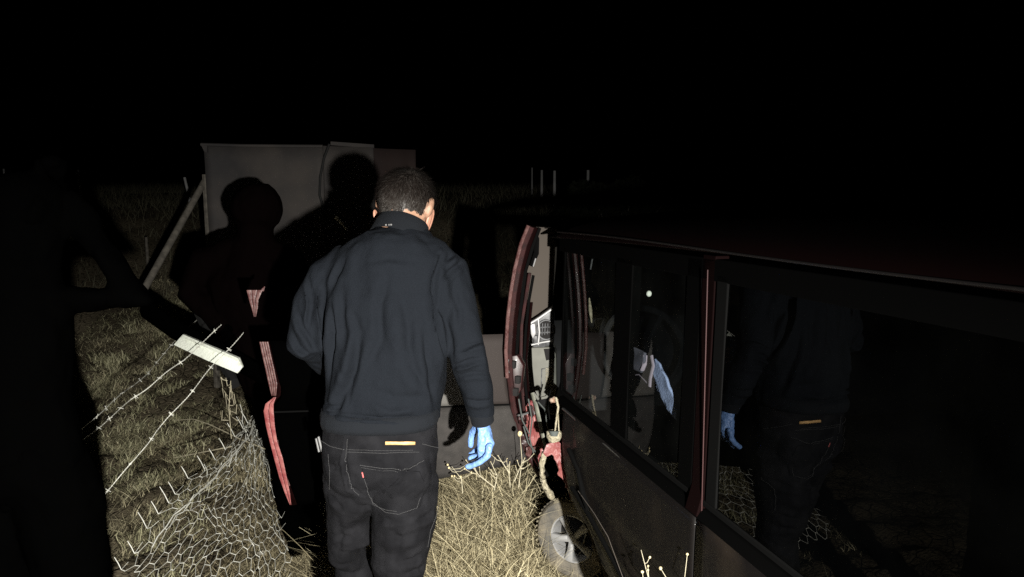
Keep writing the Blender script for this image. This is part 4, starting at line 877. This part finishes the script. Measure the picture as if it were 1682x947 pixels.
# ---------------------------------------------------------------- pale sheet behind
YS = 6.5
bd = empty('standing_panel', P(510, 440, YS), label='large off-white sheet standing upright behind the people', cat='panel')
bot = -.05
def bp(x_, y_, d=0): return P(x_, y_, YS+d)
def quadsheet(tl, tr, d, name, m):
    a, b_ = bp(*tl, d), bp(*tr, d)
    def fn(u, v):
        p = a.lerp(b_, u); return Vector((p.x, p.y+.02*math.sin(u*5+v*2)+.015*noise.noise(Vector((u*3, v*3, d*9))), p.z+(bot-p.z)*v))
    return MB().grid(fn, 18, 14).build(name, m, bd, thick=.02)
quadsheet((335, 238), (531, 240), 0, 'left_sheet', M['board']); quadsheet((529, 239), (614, 242), .03, 'middle_sheet', M['board']); quadsheet((612, 243), (683, 246), .06, 'right_sheet', M['shadow_sheet'])  # right sheet is darkened to paint the soft shadow
MB().tube([bp(330, 237, -.03), bp(400, 239, -.03), bp(530, 240, -.03)], .014, 6).build('top_fold', M['board'], bd)
MB().prism([bp(543, 232, .04), bp(614, 237, .04), bp(614, 243, .04), bp(543, 238, .04)], (0, .03, 0)).build('top_lip', M['board'], bd)
MB().prism([bp(330, 237, -.04), bp(340, 239, -.04), bp(340, 250, -.04), bp(335, 248, -.04)], (0, .03, 0)).build('corner_flap', M['board'], bd)
MB().tube([bp(541, 236, -.05), bp(532, 260, -.05), bp(526, 290, -.05), bp(525, 320, -.05), bp(532, 345, -.05), bp(545, 360, -.05)], .011, 8).build('hanging_cable', M['cable'], bd)
for x_, z1 in ((345, 0), (675, 0)):
    p = bp(x_, 420, .08); MB().tube([Vector((p.x, p.y, float(gz(p.x, p.y))-.05)), Vector((p.x, p.y, 1.7))], .03, 8).build('support_leg', M['wood'], bd)
p0, p1 = P(337, 296, 6.6), P(300, 362, 6.3); d_ = (p1-p0); p2 = p0+d_*2.6; p2.z = max(p2.z, float(gz(p2.x, p2.y)))
tag(MB().tube([p0-d_*.05, p1, p2], .028, 10).build('leaning_prop', M['wood']), 'grey slanting prop leaning against the left edge of the pale sheet', 'prop')
tag(MB().tube([P(551, 356, 3.9), P(556, 360, 3.9), P(570, 377, 3.88)], [.012, .009, .006], 8).build('broken_stick', M['twig']), 'short pale broken stick lit just left of the man\'s ear', 'stick')

# ---------------------------------------------------------------- fallen bar with white plate
fb = empty('fallen_beam', P(340, 575, 3.6), label='dark fallen beam with a bright white metal plate on it', cat='beam')
tdir = (P(396, 598, 3.5)-P(285, 548, 3.7))
MB().tube([P(238, 507, 3.95), P(288, 542, 3.75), P(395, 596, 3.52), P(455, 630, 3.4)], [.055, .055, .05, .045], 10, .5).build('bar', M['black'], fb)
pl = MB(); pts = [P(285, 566, 3.62), P(300, 549, 3.66), P(392, 588, 3.46), P(398, 603, 3.43), P(390, 613, 3.42), P(340, 592, 3.52)]
pl.prism(pts, (.0, .02, .0)); pl.build('white_plate', M['white'], fb, bevel=.002)
MB().prism([P(302, 549, 3.645), P(392, 588, 3.445), P(395, 594, 3.44), P(303, 555, 3.64)], (0, -.012, .004)).build('plate_lip', M['white'], fb, bevel=.002)
# ---------------------------------------------------------------- posts
def post(px, y0, y1, Y_, w_, label, lean=0, m='paleP', group='pale fence posts far off'):
    a = P(px, y0, Y_); z0 = float(gz(a.x, a.y)); dx = lean*(a.z-z0)
    o = MB().tube([Vector((a.x+dx, a.y, z0-.1)), Vector((a.x+dx*.5, a.y, (a.z+z0)/2)), a], [w_, w_*.95, w_*.85], 8).build('fence_post', M[m]); tag(o, label, 'post', group)
post(127.5, 279, 0, 13, .028, 'brightest pale fence post standing just above the silhouette at the left', lean=.04)
post(303, 291, 0, 13, .025, 'dim leaning fence post left of the pale sheet', lean=.18)
post(6, 277, 0, 15, .02, 'thin pale fence post at the far left edge'); post(19, 279, 0, 15, .025, 'second thin pale fence post from the left edge')
post(30, 284, 0, 17, .015, 'short faint fence post between the left edge posts'); post(50, 282, 0, 17, .015, 'faint grey post between the edge posts and the bright one'); post(60, 280, 0, 17, .012, 'faintest slim post close left of the bright one')
post(874, 275, 0, 16, .016, 'faintest of the posts above the car, leftmost'); post(890, 279, 0, 14, .025, 'middle dim fence post above the car'); post(911, 280, 0, 12.5, .026, 'clear pale fence post above the car front')
post(966, 279, 0, 12, .026, 'short pale fence post farthest right above the car')
post(240, 389, 0, 9.5, .02, 'low grey stake standing in the field beyond the silhouette', m='wood', group=None)
a_, b_ = P(315, 488, 5.0), P(345, 548, 4.7); tag(MB().tube([a_, b_, b_+(b_-a_)*1.2], [.035, .038, .04], 8).build('leaning_stake', M['cable']), 'black leaning stake where the barbed wires end', 'stake')
# bush added for the dark hump beyond the car roof, hides the posts
bc = P(1015, 330, 10.5); bu = empty('added_bush', Vector((bc.x, bc.y, float(gz(bc.x, bc.y)))), label='low black bush added for the dark hump beyond the car roof, hiding the foot of the posts', cat='bush')
st = MB()
for i in range(9):
    a_ = i*.7; st.tube([Vector((bc.x+.05*math.cos(a_), bc.y+.05*math.sin(a_), float(gz(bc.x, bc.y))-.05)), Vector((bc.x+.5*math.cos(a_)*1.4, bc.y+.3*math.sin(a_), bc.z))], [.02, .008], 5)
st.build('stems', M['wood'], bu, kind='stuff')
n = 9000; u_ = rng.normal(size=(n, 3)); u_ /= np.linalg.norm(u_, axis=1)[:, None]; rad = rng.uniform(.45, 1, n)**.5
cen = np.array([bc.x, bc.y, bc.z-.12])+u_*rad[:, None]*np.array([1.0, .45, .42])*(1+.15*np.sin(u_[:, :1]*9)); cen[:, 2] = np.maximum(cen[:, 2], float(gz(bc.x, bc.y))+.02)
a1 = rng.normal(size=(n, 3))*.022; a2 = rng.normal(size=(n, 3))*.013; vs = np.stack([cen-a1, cen+a2, cen+a1, cen-a2], 1).reshape(-1, 3)
me = bpy.data.meshes.new('added_leaves'); me.from_pydata(vs.tolist(), [], (np.arange(n*4).reshape(n, 4)).tolist()); link('added_leaves', me, mat('added_dark_leaves', (.012, .014, .008), .9, spec=.1), bu, False, kind='stuff')
# ---------------------------------------------------------------- barbed wire
def barbed(pts, label):
    q = []; pts = [P(*p) for p in pts]
    for a, b_ in zip(pts, pts[1:]): q += [a.lerp(b_, t/6) for t in range(6)]
    q.append(pts[-1]); root = empty('barbed_wire', q[0], label=label, cat='wire', group='barbed wire strands')
    q = [p+Vector((0, 0, .004*math.sin(i*.7))) for i, p in enumerate(q)]; fine = []
    for a, b_ in zip(q, q[1:]): fine += [a.lerp(b_, t/8) for t in range(8)]
    mb = MB()
    for ph in (0, math.pi): mb.tube([p+Vector((0, .0018*math.cos(i*1.1+ph), .0018*math.sin(i*1.1+ph))) for i, p in enumerate(fine)], .0010, 4)
    mb.build('strand', M['wire'], root)
    acc = 0; 
    for a, b_ in zip(fine, fine[1:]):
        acc += (b_-a).length
        if acc > .125:
            acc = 0; d = (b_-a).normalized(); m2 = MB()
            for t in range(2):
                r1 = Vector((random.uniform(-1, 1), random.uniform(-1, 1), random.uniform(-1, 1))); r1 = (r1-d*r1.dot(d)).normalized()*.012; m2.tube([a-r1+d*.003*t, a+r1+d*.004*t], .0013, 4)
            m2.tube([a-d*.005, a+d*.005], .003, 5); m2.build('barb', M['wire'], root)
barbed([(100, 735, 3.1), (155, 686, 3.3), (200, 647, 3.7), (245, 611, 4.1), (302, 542, 4.7), (349, 505, 5.2)], 'uppermost barbed wire strand, ending at the leaning stake')
barbed([(90, 760, 3.0), (160, 703, 3.2), (215, 657, 3.0), (257, 625, 3.1), (302, 590, 3.25), (365, 533, 3.5)], 'middle barbed wire strand crossing the white plate')
barbed([(120, 870, 2.6), (162, 821, 2.8), (224, 752, 2.9), (257, 708, 3.0), (306, 653, 3.1), (349, 601, 3.2), (401, 545, 3.4)], 'lowest barbed wire strand running from the silhouette across the plate')
# ---------------------------------------------------------------- fallen hexagonal wire mesh
wf = empty('wire_mesh_fence', P(330, 850, 3.3), label='collapsed hexagonal wire mesh lying over the straw with prongs sticking up', cat='wire mesh')
TE = [P(150, 1010, 2.75), P(192, 945, 2.95), P(250, 858, 3.2), (P(290, 810, 3.4)), P(345, 760, 3.7), P(395, 712, 4.1), P(412, 685, 4.4)]
BE = [P(440, 1080, 2.9), P(470, 1010, 3.1), P(478, 930, 3.4), P(470, 880, 3.6), P(462, 830, 3.9), P(446, 770, 4.25), P(432, 735, 4.5)]
def lerpl(L_, t):
    i = min(max(t, 0), .9999)*(len(L_)-1); k = int(i); return L_[k].lerp(L_[k+1], i-k)
def mp_(u, v):
    p = lerpl(TE, u).lerp(lerpl(BE, u), v); p.z += .06*math.sin(v*3.1)*(.6+.4*math.sin(u*9))+.030*noise.noise(Vector((u*6, v*4, 0)))-.0
    g_ = float(gz(p.x, p.y)); p.z = max(p.z, g_+.012); p.x += .03*noise.noise(Vector((u*7, v*5, 5)))+.014*noise.noise(Vector((u*31, v*19, 2))); p.y += .05*noise.noise(Vector((u*7, v*5, 8)))+.02*noise.noise(Vector((u*31, v*19, 7))); p.z += .012*noise.noise(Vector((u*29, v*17, 3))); return p
NU, NV = 32, 11; mb = MB(); cw_, ch_ = 1/NU, 1/NV
for i in range(NU+1):
    for j in range(NV):
        u = i*cw_; v = (j+(.5 if i % 2 else 0))*ch_
        def q(du, dv): return mp_(min(1, max(0, u+du*cw_)), min(1, max(0, v+dv*ch_)))
        if random.random() < .05: continue
        # one twisted leg across and two slanting sides
        mb.tube([q(0, 0), q(0, .28)], .0017, 4)
        mb.tube([q(0, .28), q(1, .5)], .0011, 4); mb.tube([q(0, 0), q(1, -.22)], .0011, 4)
mb.build('mesh', M['wire'], wf, kind='stuff')
for i in range(1, NU+1):
    u = i/NU
    if i % 2 == 0 and u < .98:
        a = mp_(u, 0); L_ = .075*(.8+.4*random.random()); MB().tube([a, a+Vector((-.25, .1, .45)).normalized()*L_*.5, a+Vector((-.42, .1, .75)).normalized()*L_], [.0018, .0024, .0018], 5).build('prong', M['wire'], wf)
# upright standing ends further on
for (x_, y_, h_, yy) in ((398, 664, 30, 4.6), (404, 690, 36, 4.5), (411, 705, 40, 4.4), (387, 728, 30, 4.3), (418, 720, 45, 4.4), (376, 740, 26, 4.2), (340, 762, 22, 3.9), (421, 690, 26, 4.5)):
    a = P(x_, y_+h_, yy-.05); b_ = P(x_-random.uniform(-4, 8), y_, yy); MB().tube([a, a.lerp(b_, .5)+Vector((.01, 0, 0)), b_], .0024, 5).build('prong', M['wire'], wf)
# twisted bundle along the top edge
MB().tube([mp_(u, .05+.25*u)+Vector((0, 0, .03)) for u in np.linspace(.25, .97, 26)], .0032, 5).tube([mp_(u, .1+.2*u)+Vector((0, 0, .045+.01*math.sin(u*30))) for u in np.linspace(.3, .97, 26)], .0026, 5).build('selvage_wire', M['wire'], wf)

# ---------------------------------------------------------------- weeds and twigs
def weed(base, tip, label, heads=1, r=.0022, branch=0, headr=.012, cat='dry weed'):
    r *= .55; branch = int(branch*1.6)
    base, tip = Vector(base), Vector(tip); root = empty('dry_weed', base, label=label, cat=cat); d = tip-base
    mid = base.lerp(tip, .5)+Vector((random.uniform(-.02, .02), random.uniform(-.02, .02), 0)); sb = MB()
    sb.tube([base, base.lerp(mid, .5), mid, mid.lerp(tip, .5), tip], [r*1.4, r*1.3, r*1.1, r, r*.8], 6); hd = [tip] if heads else []
    for i in range(branch):
        t = random.uniform(.35, .9); a = base.lerp(mid, t*2) if t < .5 else mid.lerp(tip, t*2-1)
        b_ = a+Vector((random.uniform(-1, 1), random.uniform(-.5, .5), random.uniform(.2, 1.1))).normalized()*random.uniform(.02, .055); sb.tube([a, a.lerp(b_, .5)+Vector((0, 0, -.006)), b_], [r*.9, r*.8, r*.6], 5); hd.append(b_)
    sb.build('stem', M['twig'], root)
    for h_ in hd[:heads+branch]:
        m_ = MB().ball(h_, headr*random.uniform(.8, 1.1), headr, headr*1.05, nu=8, nv=6); m_.build('flower_head', M['bud'], root)
weed(P(852, 800, 2.62), P(854, 712, 2.62), 'tall dry stalk with a round yellow flower head beside the torn red panel', headr=.0105)
weed(P(812, 800, 2.62), P(775, 765, 2.62), 'branching pale weed just below the gloved fingers', 1, .0028, 4, .0018)
weed(P(838, 800, 2.62), P(818, 748, 2.62), 'spiky pale weed right of the gloved hand', 1, .0025, 4, .0018)
weed(P(812, 805, 2.62), P(806, 758, 2.62), 'short forked weed between the hand and the spiky weed', 1, .0025, 3, .0018)
weed(P(845, 790, 2.62), P(862, 752, 2.62), 'leaning twiggy weed rising in front of the crumpled frame', 1, .0025, 4, .0018)
weed(P(760, 810, 2.62), P(742, 766, 2.62), 'brownish weed against the dark lower door card', 0, .002, 5, .004)
weed(P(1085, 985, 1.75), P(1053, 903, 1.75), 'curled dark stalk with side shoot in front of the car door', 0, .0016, 2, .003)
weed(P(1098, 980, 1.7), P(1085, 933, 1.7), 'stalk with a bright round bud at the bottom edge', 1, .0016, 0, .0045)
weed(P(1070, 980, 1.75), P(1055, 939, 1.75), 'stalk with a pale small bud left of the bright one', 1, .0014, 0, .004)
weed(P(1140, 980, 1.6), P(1129, 910, 1.6), 'thin single stalk standing rightmost before the door', 1, .0013, 0, .003)
def twig(pts, label, r=.004):
    tag(MB().tube([P(*p) for p in pts], [r*(1-.5*i/(len(pts)-1)) for i in range(len(pts))], 6).build('twig', M['twig']), label, 'twig')
twig([(435, 737, 4.2), (395, 721, 4.3), (345, 697, 4.5), (318, 688, 4.6), (285, 690, 4.7)], 'long bent pale twig above the wire mesh')
twig([(380, 733, 4.0), (330, 743, 4.1), (285, 752, 4.2)], 'straight pale twig lying below the long bent one')
twig([(965, 868, 3.2), (955, 905, 3.2), (935, 935, 3.2)], 'bleached twig leaning on the wheel rim', .0035)
# leafy sprig right of the white plate
sp = empty('dry_sprig', P(378, 690, 4.0), label='small curled dry sprig standing below the white plate', cat='dry weed'); s_ = MB()
for i in range(14):
    a = P(378+random.uniform(-5, 5), 690-i*5, 4.0); t_ = random.uniform(-1, 1); s_.tube([a, a+Vector((.03*t_, random.uniform(-.02, .02), random.uniform(-.02, .03))), a+Vector((.045*t_, 0, random.uniform(-.03, .05))), a+Vector((.035*t_, 0, random.uniform(-.05, .06)))], [.0016, .0024, .002, .0008], 5)
s_.tube([P(380, 720, 4.0), P(376, 670, 4.0), P(379, 625, 4.0)], .0022, 5); s_.build('stem', M['twig'], sp)
n = 900; x = rng.normal(-1.72, .16, n); y = rng.normal(4.9, .25, n)
blades('sprout_tuft', M['straw'], n, (x, y), rng.uniform(.05, .13, n), rng.uniform(.1, 1.0, n), rng.uniform(.003, .006, n), .25, rng.beta(2.5, 1.6, n), label='pale dry sprouts behind the twigs', cat='dry weed', kind='stuff')
# stones
for i, (px_, py_, r_) in enumerate(((428, 914, .03), (330, 905, .02), (300, 818, .022), (470, 938, .018), (250, 770, .02))):
    p = PG(px_, py_); me = MB().ball(p+Vector((0, 0, r_*.3)), r_, r_*.8, r_*.6, nu=12, nv=8).mesh(); fbm_disp(me, r_*.5, 40)
    tag(link('stone', me, M['stone'], None, False), ['bright pale stone in the straw near the red door edge', 'small stone under the wire mesh near the frame bottom', 'stone lying on the cracked soil by the mesh edge', 'stone at the bottom edge beside the man\'s shadow', 'stone in the grass close to the lowest barbed wire'][i], 'stone')
